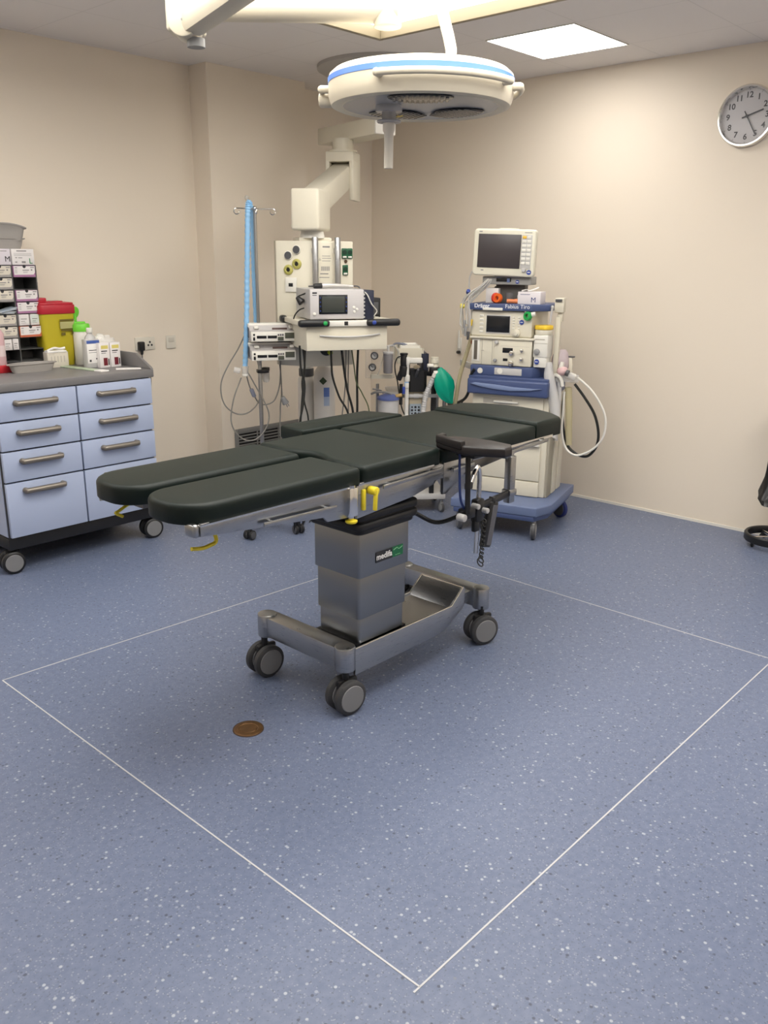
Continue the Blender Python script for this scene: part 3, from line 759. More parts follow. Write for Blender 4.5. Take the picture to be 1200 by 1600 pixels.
# shelf with bumpers and drawer
m = kb(); m.b((.0, .0, 1.288), (.575, .46, 1.318), .006); m.build('shelf', CREAM, T)
m = kb(); m.b((.035, .012, 1.150), (.518, .42, 1.288), .005); m.b((.03, .002, 1.286), (.525, .02, 1.296), .002); dr = m.build('drawer', CREAM, T)
m = kb(); m.tube([(.11, .006, 1.236), (.20, .002, 1.229), (.30, .0, 1.227), (.40, .002, 1.232), (.47, .006, 1.240)], .0045, 8); m.build('handle_groove', LGREY, dr)
m = kb(); m.b((.125, -.004, 1.286), (.40, .006, 1.318), .003); m.build('front_strip', WHITE, T)
for (x0, x1, kx, km) in ((-.016, .165, .135, GREEN), (.385, .588, .425, BADGE)):
    m = kb(); m.b((x0, -.028, 1.285), (x1, .02, 1.325), .016, 3); bpr = m.build('bumper', BLACK, T)
    m = kb(); m.sph((kx, -.028, 1.306), .0125, (1, .4, 1)); m.build('button', km, bpr)
m = kb(); m.b((-.018, .40, 1.285), (.02, .475, 1.325), .014, 3); m.build('bumper', BLACK, T)
m = kb(); m.b((.253, -.007, 1.292), (.275, -.002, 1.314), .002); m.build('switch', BLACK, T)
# lower gas coupling
z, x = 1.125, .265
m = kb(); m.cyl((.245, .345, 1.125), (.245, .365, 1.125), .040, n=28, bev=.003); s_ = m.build('gas_outlet', BLACK, T)
m = kb(); m.cyl((.255, .30, 1.14), (.255, .345, 1.14), .024, n=24, bev=.005); m.cyl((.262, .315, 1.105), (.262, .345, 1.105), .013, n=16); m.build('gas_probe', mat('probe_lime', (.50, .55, .03), .4), s_)

# hanging cables of the pendant: each a thing
def cable(name, pts, r, mt, label, cat='cable', group=None, n=7, sub=7):
    c = V(pts[0]); mbx = MB(lambda v: V(v)-c); mbx.tube(pts, r, n, sub)
    return solo(mbx, name, mt, label, cat, c, 0, group)
def pk(px, py, y): q = ray(px, py); t = ((KO.o-EYE).dot(KO.y)+y)/q.dot(KO.y); return EYE+q*t
CG = 'cables hanging below the pendant shelf'
spec = [([(468, 540), (470, 575), (476, 600), (474, 630), (468, 665)], .006, CABLEK, 'left black cable of the trio crossing at the left of the pendant shelf'),
        ([(473, 540), (476, 570), (474, 600), (471, 640), (469, 670)], .006, CABLEK, 'middle black cable of the trio crossing at the left of the pendant shelf'),
        ([(477, 546), (476, 570), (472, 600), (476, 630), (482, 660)], .005, CABLEK, 'right thinner black cable of the trio at the left of the pendant shelf'),
        ([(517, 548), (518, 570), (520, 590), (530, 620), (545, 652)], .0065, CABLEK, 'black cable beside the yellow gas probe curving right under the pendant'),
        ([(533, 548), (538, 580), (543, 610), (552, 650)], .0075, CABLEK, 'thick black cable crossing diagonally under the middle of the pendant drawer'),
        ([(541, 548), (540, 590), (538, 620), (534, 655)], .004, CABLEG, 'thin grey cable behind the thick diagonal black cable under the pendant'),
        ([(545, 548), (544, 590), (544, 650)], .004, CABLEG, 'thin grey cable hanging straight under the middle of the pendant drawer'),
        ([(548, 548), (553, 570), (557, 598), (566, 615), (577, 645)], .0038, CABLEGR, 'thin green cable curving right under the pendant drawer'),
        ([(560, 548), (558, 590), (558, 650)], .0075, CABLEK, 'thick black cable hanging straight at the right of the pendant drawer')]
for i, (px, r, mt, lb) in enumerate(spec):
    y0 = .10+.035*i
    P = [pk(a, b, y0) for a, b in px]; P[0].z = max(P[0].z, 1.16)
    e = P[-1]; P += [e+V((.02, .05, -.25)), V((e.x+.05, e.y+.12, .012)), V((e.x+.25, e.y+.25, .012))]
    cable('cable', P, r, mt, lb, 'cable', CG)

# electrosurgical unit on the shelf
K2 = Thing('electrosurgical_unit', 'silver grey box-shaped electrosurgery device with dark screen on the pendant shelf', 'medical device', KO.W((.217, .17, .318)), -28)
m = MB(); m.b((-.158, -.15, .006), (.158, .17, .172), .006)
for x in (-.13, .13):
    for y in (-.12, .14): m.cyl((x, y, 0), (x, y, .008), .012, n=12)
m.build('housing', mat('device_silver', (.46, .45, .45), .38, .3), K2)
m = MB(); m.b((-.158, -.157, .008), (.158, -.148, .170), .004); m.build('front_panel', mat('device_panel', (.52, .50, .50), .4), K2)
m = MB(); m.b((-.108, -.160, .036), (.060, -.156, .142), .002); sc = m.build('screen', SCREENB, K2)
m = MB(); 
for x in (-.100, .052):
    for k in range(4): m.b((x-.003, -.1612, .05+.024*k), (x+.003, -.1595, .058+.024*k))
m.build('soft_keys', INKB, sc)
m = MB(); m.b((-.09, -.1612, .045), (.042, -.1598, .134), .001); m.build('display', mat('display_green_grey', (.045, .05, .045), .25), sc)
for (x, z) in ((.098, .072), (.115, .060), (.100, .048)):
    MB().cyl((x, -.162, z), (x, -.156, z), .008, n=16, bev=.002).build('round_button', WHITE, K2)
MB().cyl((-.135, -.162, .038), (-.135, -.156, .038), .009, n=18, bev=.002).build('power_button', WHITE, K2)
m = MB(); m.b((-.145, -.1578, .148), (-.118, -.1572, .156)); m.b((-.145, -.1578, .138), (-.120, -.1572, .141)); m.build('lettering', INK, K2)

t2 = Thing('connector_module', 'dark navy socket module standing right of the silver electrosurgery device', 'medical device', KO.W((.425, .165, .318)), -28)
MB().b((-.045, -.12, 0), (.022, .14, .165), .004).build('housing', mat('module_navy', (.018, .022, .045), .4), t2)
m = MB()
for k in range(7): m.cyl((-.040, -.125, .016+.021*k), (-.040, -.118, .016+.021*k), .006, n=12)
m.build('socket_row', LGREY, t2)
t3 = Thing('power_adapter', 'black power box behind the navy module at the right end of the pendant shelf', 'power supply', KO.W((.50, .26, .318)), -28)
MB().b((-.05, -.05, 0), (.045, .10, .115), .006).build('housing', BLACK, t3)
MB().b((-.03, -.054, .02), (.03, -.049, .09), .002).build('front_plate', DGREY, t3)
c = t2.o; cable('lead', [t2.W((-.07, -.05, .172)), t2.W((-.03, -.125, .15)), t2.W((.0, -.14, .09)), t2.W((.035, -.13, .05)), t2.W((.02, -.13, .02)), t2.W((.06, -.10, .01))], .0035, CABLEL, 'thin white lead drooping over the navy module on the pendant shelf')
hp = Thing('handpiece', 'silver and black instrument handpiece lying on top of the electrosurgery device', 'instrument', KO.W((.22, .13, .490)), -28)
m = MB(); m.tube([(-.06, 0, .016), (0, .0, .018), (.08, .005, .014), (.13, .01, .010)], lambda t: .015-.008*t, 12); m.build('body', mat('handpiece_silver', (.62, .60, .57), .3, .5), hp)
MB().cyl((-.11, -.005, .014), (-.06, 0, .016), .013, .015, n=16, bev=.003).build('grip', BLACK, hp)
m = MB(); m.tube([(-.11, -.005, .014), (-.13, .02, .012), (-.05, .05, .01), (.08, .05, .008), (.155, .0, .012), (.165, -.02, -.02)], .004, 8); m.build('lead', DGREY, hp)
pgp = Thing('power_plug', 'black mains plug and lead leaning at the left side of the electrosurgery device', 'plug', KO.W((.02, .14, .318)), -28)
m = MB(); m.cyl((.0, .02, .125), (.025, 0, .092), .012, .022, n=18, bev=.004); m.build('body', BLACK, pgp)
m = MB(); m.tube([(.045, -.03, .15), (.03, 0, .14), (.005, .018, .128)], .004, 8); m.tube([(-.02, .03, .002), (-.01, .02, .03), (.01, .0, .055), (.03, -.02, .065)], .004, 8); m.build('lead', CABLEK, pgp)

# ================================================================== GAS CYLINDERS behind the pendant
GL = 'white gas cylinders behind the pendant'
g0 = dep(507, 640, 5.65); gz = V((g0.x, g0.y, 0))
T = Thing('gas_cylinder', 'white gas cylinder with black diamond and blue label standing behind the pendant cables', 'gas cylinder', (g0.x, g0.y, 0), -45, GL)
T.mb().lathe([(0, 0), (.066, 0), (.070, .006), (.070, .90), (.062, .95), (.038, .985), (.022, 1.0), (.022, 1.03), (0, 1.03)], n=36).build('body', CYLW, T)
def cyl_label(mb, r, a0, a1, z0, z1, n=10):
    for k in range(n):
        t0, t1 = a0+(a1-a0)*k/n, a0+(a1-a0)*(k+1)/n
        mb.v += [(r*math.cos(t0), r*math.sin(t0), z0), (r*math.cos(t1), r*math.sin(t1), z0), (r*math.cos(t1), r*math.sin(t1), z1), (r*math.cos(t0), r*math.sin(t0), z1)]
        o = len(mb.v)-4; mb.f.append([o, o+1, o+2, o+3]); mb.fm.append(mb.mi)
    return mb
m = MB(); cyl_label(m, .0706, -1.6, -1.05, .79, .85, 6); m.m(1); cyl_label(m, .0706, -1.6, -1.05, .73, .79, 6); m.build('label', [mat('label_blue', (.10, .17, .42), .5), mat('label_pale', (.35, .42, .55), .5)], T)
m = MB(); mtd = Matrix.Translation((-.005, -.0712, .893)) @ Matrix.Rotation(PI/4, 4, 'Y'); m.b((-.018, -.0006, -.018), (.018, .0006, .018), 0, 1, mtd); m.build('hazard_diamond', mat('diamond_green', (.03, .05, .02), .5), T)
m = MB(); m.cyl((0, 0, 1.03), (0, 0, 1.10), .018, n=16); m.cyl((0, 0, 1.10), (0, 0, 1.118), .028, n=20); m.build('valve', CHROME, T)
g1 = dep(488, 650, 5.75)
T = Thing('gas_cylinder', 'white gas cylinder with dark collar at the left, half hidden behind the other cylinder', 'gas cylinder', (g1.x-.02, g1.y+.03, 0), -45, GL)
T.mb().lathe([(0, 0), (.055, 0), (.058, .006), (.058, .86), (.055, .89), (.030, .92), (.022, .93), (0, .93)], n=32).build('body', CYLW, T)
T.mb().cyl((0, 0, .905), (0, 0, .955), .050, n=28, bev=.004).build('collar', DGREY, T)
T.mb().cyl((0, 0, .955), (0, 0, .99), .046, n=28, bev=.004).build('cap', WHITE, T)

# ================================================================== ANAESTHESIA MACHINE
T = Thing('anaesthesia_machine', 'tall blue and cream anaesthesia machine on castors beside the head of the operating table', 'anaesthesia machine', (4.243, 2.918, 0), -73.4)
A = T
m = MB(); bp = [(-.30, -.03), (.255, -.03), (.315, .10), (.315, .66), (-.31, .66), (-.31, .06)]
m.prism(bp, .150, .212, .010, 3); m.build('base', mat('base_blue', (.125, .165, .29), .42), T)
m = MB(); m.prism([(x*.94+.0, .02+(y-.02)*.94) for x, y in bp], .120, .152, .006); m.build('base_skirt', BLUE, T)
BLUEW = mat('wheel_blue', (.02, .03, .14), .5)
caster(T, (.235, .01), .055, .03, 12, (DGREY, GREY), GREY, .125, False)
caster(T, (-.255, .02), .060, .03, 30, (DGREY, CASTER), GREY, .125, False)
caster(T, (.255, .56), .062, .032, 62, (BLUEW, DGREY), BLACK, .13, False)
caster(T, (-.25, .57), .060, .03, 20, (DGREY, CASTER), GREY, .125, False)
# cabinet
FY = .20
m = MB(); m.b((-.268, FY+.012, .212), (.232, .60, .852), .010); m.build('cabinet', CREAM, T)
m = MB(); 
for k in range(3): m.b((.205+.0, FY+.02+.0*k, .212), (.248, FY+.12, .85), .010)
for k in range(2): m.b((.225, FY+.14+.12*k, .212), (.250, FY+.235+.12*k, .85), .012)
m.build('side_column', CREAM, T)
def drawer(z0, z1, nm='drawer', hz=None):
    m = MB(); m.b((-.262, FY-.004, z0), (.196, FY+.014, z1), .004); d = m.build(nm, CREAM, T)
    if hz:
        m = MB(); m.b((-.12, FY-.018, hz), (.04, FY-.002, hz+.012), .004); m.build('handle', WHITE, d)
drawer(.575, .848, 'drawer', .80); drawer(.318, .568, 'drawer', None); drawer(.216, .312, 'lower_panel', None)
m = MB(); m.b((-.19, FY-.0065, .792), (.0, FY-.002, .825), .004); m.build('recess_shade', CREAM2, T)  # raised darker plate, painted shade of the handle slot
m = MB(); m.b((.06, FY-.03, .545), (.19, FY, .560), .004); m.build('shelf_lip', WHITE, T)
# blue writing drawer and housing
m = MB(); m.b((-.285, FY-.055, .852), (.232, .58, .948), .012, 3); bd = m.build('blue_drawer', BLUE, T)
m = MB(); m.xz([(-.262, .915), (-.23, .923), (-.1, .918), (.02, .909), (.14, .907), (.2, .909), (.12, .893), (.0, .884), (-.11, .889), (-.21, .902)], FY-.066, FY-.050, .004); m.build('handle', BLUEHI, bd)  # paler blue stands for the highlight on the curved handle
m = MB(); m.b((-.285, FY-.03, .940), (.228, .58, .965), .006); m.build('blue_top', BLUE, T)
m = MB(); m.prism([(-.278, FY-.02), (.118, FY-.02), (.225, FY+.17), (.225, .56), (-.278, .56)], .962, 1.028, .008); m.build('blue_housing', BLUE, T)
m = MB(); m.cyl((-.213, FY-.026, .993), (-.213, FY-.018, .993), .017, n=28); m.cyl((-.213, FY-.029, .993), (-.213, FY-.026, .993), .011, n=20); m.build('lock', WHITE, T)
m = MB(); m.b((-.120, FY-.024, .975), (.055, FY-.018, 1.017), .003); lp = m.build('label_plate', LGREY, T)
m = MB(); m.cyl((-.083, FY-.028, .998), (-.083, FY-.023, .998), .017, n=24); m.build('round_mark', WHITE, lp)
# gas block
m = MB(); m.b((-.282, FY-.01, 1.028), (.105, .50, 1.196), .010); gb = m.build('gas_block', CREAM, T)
m = MB(); m.b((-.13, FY-.016, 1.032), (.108, FY-.008, 1.192), .006); fp = m.build('flow_panel', CREAM, T)
m = MB(); m.b((-.275, FY-.014, 1.050), (-.225, FY-.006, 1.185), .003); m.build('tube_window_frame', WHITE, T)
m = MB(); m.b((-.262, FY-.016, 1.060), (-.240, FY-.012, 1.178), .001); m.build('tube_window', mat('window_brown', (.12, .105, .085), .3), T)
m = MB(); m.b((-.212, FY-.0125, 1.03), (-.209, FY-.009, 1.192)); m.b((-.145, FY-.0125, 1.03), (-.142, FY-.009, 1.192)); m.b((-.215, FY-.013, 1.115), (-.198, FY-.009, 1.119)); m.build('door_gaps', CREAM2, T)
for (x0, z0, x1, z1) in ((-.075, 1.110, -.010, 1.140), (-.070, 1.060, -.040, 1.076)):
    m = MB(); m.b((x0, FY-.019, z0), (x1, FY-.014, z1), .002); m.build('display', SCREENB, fp)
for (x, z, r, mt) in ((-.014, 1.110, .015, CHROME), (.05, 1.128, .010, CHROME), (-.014, 1.048, .017, CHROME), (.05, 1.076, .010, CHROME), (-.118, 1.062, .010, GREY), (-.113, 1.172, .011, LGREY)):
    m = MB(); m.cyl((x, FY-.036, z), (x, FY-.012, z), r, n=20, bev=.003); m.build('knob', mt, fp)
m = MB(); m.b((-.09, FY-.0165, 1.150), (.095, FY-.0155, 1.1515)); m.build('seam_line', CREAM2, fp)
m = MB(); m.b((.106, FY+.03, 1.03), (.150, .46, 1.19), .003); m.build('gap_shade', BLACK, T)  # solid black block standing in for the shade of a narrow gap
m = MB(); m.b((-.288, FY-.028, 1.190), (.118, .50, 1.203), .004); m.build('ledge', CREAM, T)
# ventilator display head
m = MB(); m.prism([(-.285, FY-.01), (.098, FY-.01), (.105, FY+.16), (.105, .52), (-.285, .52)], 1.203, 1.362, .012, 3); vh = m.build('ventilator_head', CREAM, T)
m = MB(); m.b((-.190, FY-.014, 1.222), (-.034, FY-.007, 1.334), .004); m.build('screen_surround', LGREY, vh)
m = MB(); m.b((-.186, FY-.017, 1.231), (-.038, FY-.012, 1.329), .002); m.build('screen', SCREENB, vh)
m = MB()
for k in range(5): m.b((-.232, FY-.0135, 1.226+.024*k), (-.208, FY-.009, 1.238+.024*k), .002)
for k in range(5):
    for j in range(2): m.b((-.022+.034*j, FY-.0135, 1.255+.016*k), (-.008+.034*j, FY-.009, 1.262+.016*k), .001)
m.build('keys', WHITE, vh)
m = MB(); m.cyl((.006, FY-.030, 1.232), (.006, FY-.008, 1.232), .025, n=28, bev=.004); m.cyl((.006, FY-.042, 1.232), (.006, FY-.03, 1.232), .016, n=24, bev=.003); m.build('control_knob', CREAM, vh)
def badge(par, x, y, z, r=.014):
    m = MB(); m.cyl((x, y-.004, z), (x, y+.003, z), r, n=24); b_ = m.build('badge', BADGE, par)
    m = MB(); m.b((x-r*.6, y-.0048, z-.002), (x+r*.6, y-.0038, z+.0025)); m.build('badge_print', WHITE, b_)
badge(vh, .036, FY-.011, 1.296)
# blue tray
m = MB(); m.prism([(-.292, FY-.035), (.10, FY-.035), (.19, FY+.05), (.19, .53), (-.292, .53)], 1.362, 1.402, .006); tr = m.build('blue_tray', BLUE, T)
m = MB(); yy = FY-.0365
m.text('Dräger', .034, (-.213, yy, 1.387), bold=.0008).text('Fabius Tiro', .034, (.012, yy, 1.387))
m.build('lettering', mat('letter_white', (.75, .76, .80), .5), tr)
m = MB(); m.b((-.205, FY-.040, 1.362), (-.08, FY-.034, 1.378), .002); m.build('label_strip', WHITE, tr)
# uprights behind
m = MB(); m.b((-.20, .34, 1.40), (-.05, .50, 1.50), .008); m.b((-.17, .36, 1.48), (-.05, .42, 1.60), .01); m.build('monitor_post', DGREY, T)
m = MB(); m.b((.222, .30, 1.30), (.252, .34, 1.36), .004); m.b((.215, .29, .95), (.245, .33, 1.33), .004)
m.b((.205, .28, 1.355), (.262, .34, 1.44), .006); m.build('side_mast', CREAM, T)
m = MB(); m.b((.212, .272, 1.418), (.252, .281, 1.434), .001); m.build('mast_slot', DGREY, T)
m = MB(); m.cyl((.195, .24, 1.29), (.205, .24, 1.385), .007, n=12); m.sph((.205, .24, 1.388), .010); m.build('flow_lever', LGREY, T)
# horizontal wall-side rail
m = MB(); m.bar((-.28, .32, .985), (-.50, .60, .985), .02, .04, .004); m.build('hose_rail', LGREY, T)
# vaporiser
T2 = Thing('vaporiser', 'white vaporiser with yellow dial on the right flank of the anaesthesia machine', 'vaporiser', A.W((.158, .25, 1.03)), -73.4)
m = MB(); m.b((-.045, -.055, .06), (.045, .06, .195), .008); m.b((-.040, -.05, .0), (.040, .055, .065), .006); m.build('body', WHITE, T2)
m = MB(); m.cyl((0, 0, .195), (0, 0, .225), .052, n=32, bev=.004); m.build('collar', CREAM, T2)
m = MB(); m.cyl((0, 0, .225), (0, 0, .25), .056, n=36, bev=.005); m.build('dial', mat('dial_yellow', (.82, .55, .04), .4), T2)
m = MB(); m.cyl((-.02, -.068, .095), (-.02, -.05, .095), .018, n=20, bev=.003); m.build('knob', GREY, T2)
m = MB(); m.b((-.035, -.0565, .166), (.025, -.0545, .172)); m.b((-.045, -.0565, .145), (.045, -.0548, .147)); m.build('label_lines', CREAM2, T2)
badge(T2.e, -.018, -.0535, .035, .015)

# patient monitor on top
T3 = Thing('patient_monitor', 'cream patient monitor with large dark screen and keypad on top of the anaesthesia machine', 'monitor', A.W((-.075, .20, 1.50)), -73.4)
Mx0, Mx1, Mz0, Mz1 = -.222, .165, .062, .332
tilt = Matrix.Rotation(math.radians(-3.5), 4, 'Y') @ Matrix.Rotation(math.radians(0), 4, 'X')
tm = Matrix.Translation((-.0, 0, .2)) @ Matrix.Rotation(math.radians(1.6), 4, 'Y') @ Matrix.Translation((0, 0, -.2))
def mb3(lo, hi, bev=0, seg=2): m = MB(); m.b(lo, hi, bev, seg, tm); return m
m = MB(); mxz = Matrix(((1, 0, 0, 0), (0, 0, -1, 0), (0, 1, 0, 0), (0, 0, 0, 1)))
m.prism(rrect(Mx0, Mz0, Mx1, Mz1, .022, 5), -.05, .0, .010, 3, tm @ mxz); m.prism(rrect(Mx0+.03, Mz0+.02, Mx1-.03, Mz1-.02, .03, 5), -.13, -.045, .02, 3, tm @ mxz)
m.b((-.07, .01, .325), (.03, .10, .338), .006, 2, tm); m.build('housing', mat('monitor_cream', (.72, .69, .57), .38), T3)
mb3((-.190, -.004, .108), (.077, .002, .302), .002).build('screen', SCREEN, T3)
kp = mb3((.080, -.003, .108), (.143, .002, .302), .002).build('keypad', LGREY, T3)
for r_ in range(7):
    for c_ in range(2):
        z = .280-.0245*r_; x = .085+.029*c_
        mt = mat('key_orange', (.85, .50, .06), .45) if (r_ == 0 and c_ == 0) else WHITE
        mb3((x, -.007, z), (x+.024, -.002, z+.016), .002).build('key', mt, kp)
m = MB(); m.cyl(tm @ V((.107, -.018, .103)), tm @ V((.107, .0, .103)), .013, n=20, bev=.003); m.build('knob', LGREY, T3)
c = tm @ V((.138, -.001, .090)); badge(T3.e, c.x, c.y, c.z, .014)
m = MB(); m.b((-.188, -.0012, .312), (-.168, .001, .318), 0, 1, tm); m.b((.095, -.0012, .312), (.14, .001, .316), 0, 1, tm); m.b((-.165, -.0012, .090), (-.148, .001, .096), 0, 1, tm); m.build('lettering', INKG, T3)
m = MB(); m.prism(rrect(-.20, -.0, .11, .12, .01), .012, .060, .006, 2, Matrix.Translation((.03, .04, 0))); m.b((-.09, .03, .055), (.09, .11, .075), .004); dk = m.build('module_dock', mat('dock_grey', (.30, .295, .28), .45), T3)
m = MB(); m.b((-.078, .036, .030), (.015, .042, .052), .001); m.build('module_slot', SCREENB, dk)
m = MB(); m.b((-.01, .034, .026), (.008, .042, .05), .001); m.b((-.075, .034, .053), (-.05, .040, .057)); m.build('module_tab', mat('tab_blue', (.12, .17, .35), .4), dk)
badge(dk, .055, .040, .030, .011)
m = MB(); m.b((-.10, .10, -.098), (.085, .17, .014), .004); m.build('support_bracket', mat('bracket_dark', (.09, .085, .08), .5), T3)

# things on the blue tray
TZ = 1.402
def tray_pt(px, py, y): p = A.at(px, py, y); return p
def AT(x, y, z): return A.W((x, y, z))
T = Thing('glove_box', 'white glove carton with letter M on the blue tray of the anaesthesia machine', 'box', AT(.070, .27, TZ), -73.4)
MB().b((-.075, -.055, 0), (.065, .06, .072), .002).build('carton', mat('carton_lilac', (.70, .66, .68), .6), T)
m = MB(); m.text('M', .042, (.022, -.0556, .024)); m.b((-.06, -.0558, .055), (.0, -.0548, .058)); m.build('lettering', INKB, T)
T = Thing('glove_tissue', 'crumpled pale glove edge lying on the glove carton of the anaesthesia machine', 'glove', AT(.05, .27, TZ+.0725), -73.4)
m = MB(); m.tube([(-.05, 0, .003), (-.02, .01, .010), (.0, -.01, .004), (.03, .0, .014), (.05, .02, .024)], .004, 7); m.build('glove', PWHITE, T)
T = Thing('white_carton', 'small upright white carton at the left of the blue machine tray', 'box', AT(-.180, .30, TZ), -73.4)
MB().b((-.045, -.04, 0), (.035, .04, .088), .002).build('carton', BOXW, T)
T = Thing('breathing_mask', 'orange and red ring shaped mask connector lying on the blue machine tray', 'mask', AT(-.115, .225, TZ), -73.4)
m = MB(); m.lathe([(.014, -.012), (.028, -.012), (.030, 0), (.026, .012), (.014, .012), (.012, 0), (.014, -.012)], (-.02, 0, .030), (-.35, -1, .1), 28); m.build('ring', ORANGE, T)
m = MB(); m.lathe([(.020, 0), (.031, .004), (.031, .016), (.018, .018)], (-.03, .012, .031), (-.7, .4, 0), 24); m.build('red_cup', mat('cup_red', (.70, .06, .03), .35), T)
T2 = Thing('orange_connector', 'short orange tube connector lying right of the orange ring on the blue tray', 'connector', AT(-.055, .24, TZ), -73.4)
m = MB(); m.cyl((-.025, 0, .014), (.03, .01, .014), .013, .011, n=18); m.cyl((.02, .008, .014), (.04, .012, .014), .014, n=18); m.build('tube', mat('orange_pale', (.78, .25, .10), .35), T2)
T = Thing('grey_connector', 'grey moulded socket between orange connector and glove carton on the blue tray', 'connector', AT(-.018, .30, TZ), -73.4)
m = MB(); m.b((-.022, -.03, 0), (.02, .03, .028), .006); m.b((-.012, -.02, .026), (.014, .02, .052), .006); m.build('housing', LGREY, T)
T = Thing('clear_jar', 'smoky clear plastic jars standing under the monitor on the blue tray', 'jar', AT(-.085, .31, TZ), -73.4)
m = MB(); m.lathe([(0, 0), (.024, 0), (.026, .06), (.024, .062), (0, .062)], (0, 0, 0), n=24); m.build('jar', clear('smoky_plastic', (.25, .24, .25), .6), T)
T = Thing('green_mask_connector', 'green and white breathing connector hooked at the right front of the ventilator head', 'connector', A.W((.075, .185, 1.30)), -73.4)
m = MB(); m.lathe([(.016, -.012), (.026, -.012), (.028, .0), (.026, .010), (.014, .012), (.012, 0), (.016, -.012)], (.0, -.01, .035), (-.5, -1, .15), 26); m.build('green_ring', GREEN, T)
m = MB(); m.cyl((.01, -.005, .040), (.045, .0, .050), .018, .012, n=18, bev=.003); m.cyl((-.01, .0, .055), (-.012, .002, .085), .014, .011, n=18, bev=.003); m.build('white_elbow', WHITE, T)
# patient cables on the left
CBL = 'grey and white patient cables hanging in a bundle at the left of the anaesthesia machine'
T = Thing('patient_cable_bundle', CBL, 'cables', A.W((-.33, .22, 1.2)), -73.4)
rnd = random.Random(3)
starts = A.at(765, 437, .20)
for k in range(11):
    y = .10+.022*k
    ox = rnd.uniform(-7, 7)
    pp = [(766+ox*.5, 436), (758+ox, 446), (742+ox*1.5-k*.6, 461), (730+ox-k*.5, 478), (727+ox*1.2, 500+rnd.uniform(-4, 6)), (728+ox, 515+rnd.uniform(-10, 10))]
    if k % 3 == 0: pp = pp[:3]+[(736+ox, 470), (737+ox*.7, 492), (737+ox*.6, 512)]
    m = T.wmb(); m.tube([A.W(A.at(a, b, y)) for a, b in pp], .0036, 6, 6); m.build('cable', CABLEL if k % 4 else LGREY, T)
for (px, py, L, r, mt) in ((728, 510, .06, .011, GREY), (732, 518, .05, .010, DGREY), (737, 499, .04, .009, mat('clip_yellow', (.6, .42, .04), .4)), (726, 500, .05, .010, GREY)):
    p = A.W(A.at(px, py, .17)); m = T.wmb(); m.cyl(p, p-V((.005, 0, L)), r, r*.7, n=14, bev=.003); m.build('connector', mt, T)
m = T.wmb(); m.tube([A.W(A.at(a, b, .25)) for a, b in ((742, 418), (735, 430), (733, 445), (735, 460))], .004, 6); m.build('cable', LGREY, T)
m = T.wmb(); p = A.W(A.at(732, 454, .2)); m.cyl(p, p+V((.02, .02, -.015)), .012, n=14, bev=.003); m.build('connector', BADGE, T)
m = T.wmb(); p = A.W(A.at(719, 478, .2)); m.cyl(p, p+V((.02, -.02, .0)), .014, n=16, bev=.004); m.build('cap', mat('cap_yellow', (.80, .70, .12), .4), T)
m = T.wmb(); m.tube([p, A.W(A.at(724, 474, .2)), A.W(A.at(731, 470, .2))], .003, 6); m.build('cable', LGREY, T)
# yellowed tube at the left, small sensor
T = Thing('clear_yellow_tube', 'yellowed clear tube hanging down at the left side of the anaesthesia machine', 'tube', A.W((-.36, .3, .9)), -73.4)
m = T.wmb(); m.tube([A.W(A.at(a, b, .30)) for a, b in ((738, 520), (733, 540), (726, 562), (718, 590), (712, 625), (706, 660), (703, 690))], .013, 10, 6); m.build('tube', TUBEY, T)
m = T.wmb(); p = A.W(A.at(738, 521, .30)); m.cyl(p, p+V((0, 0, .04)), .014, n=14, bev=.003); m.build('connector', CREAM, T)
m = T.wmb(); p = A.W(A.at(738, 537, .28)); m.cyl(p, p+V((0, 0, .02)), .010, n=14); m.build('red_clip', mat('clip_red', (.35, .05, .02), .4), T)
p = ray(717, 540); t = (XR-.012)/p.x; q = EYE+p*t
T = Thing('wall_sensor', 'small white hook with dark tip on the right wall left of the anaesthesia machine', 'wall hook', (XR, q.y, q.z), -90)
m = MB(); m.b((-.02, -.006, -.06), (.02, 0, .06), .003); m.cyl((0, -.015, -.02), (0, -.015, .12), .010, .006, n=12); m.build('plate', WHITE, T)
m = MB(); m.cyl((0, -.03, -.05), (.03, -.04, -.045), .012, n=14, bev=.003); m.build('tip', BLACK, T)
# black hose from the machine to the stand
T = Thing('black_hose', 'thick black rubber hose curving from the machine flank to the green breathing bag', 'hose', A.W((-.4, .3, .85)), -73.4)
m = T.wmb(); m.tube([A.W(A.at(a, b, y)) for a, b, y in ((741, 577, .17), (736, 586, .18), (734, 605, .2), (727, 622, .26), (712, 630, .4), (701, 631, .5))], .0095, 9, 7); m.build('hose', CABLEK, T)
T = Thing('machine_mains_cable', 'thin dark cable dropping beside the black hose at the left of the machine', 'cable', A.W((-.4, .3, .8)), -73.4)
m = T.wmb(); m.tube([A.W(A.at(a, b, .22)) for a, b in ((738, 602), (730, 616), (720, 632), (712, 645), (700, 668))], .004, 7); m.build('cable', CABLEK, T)
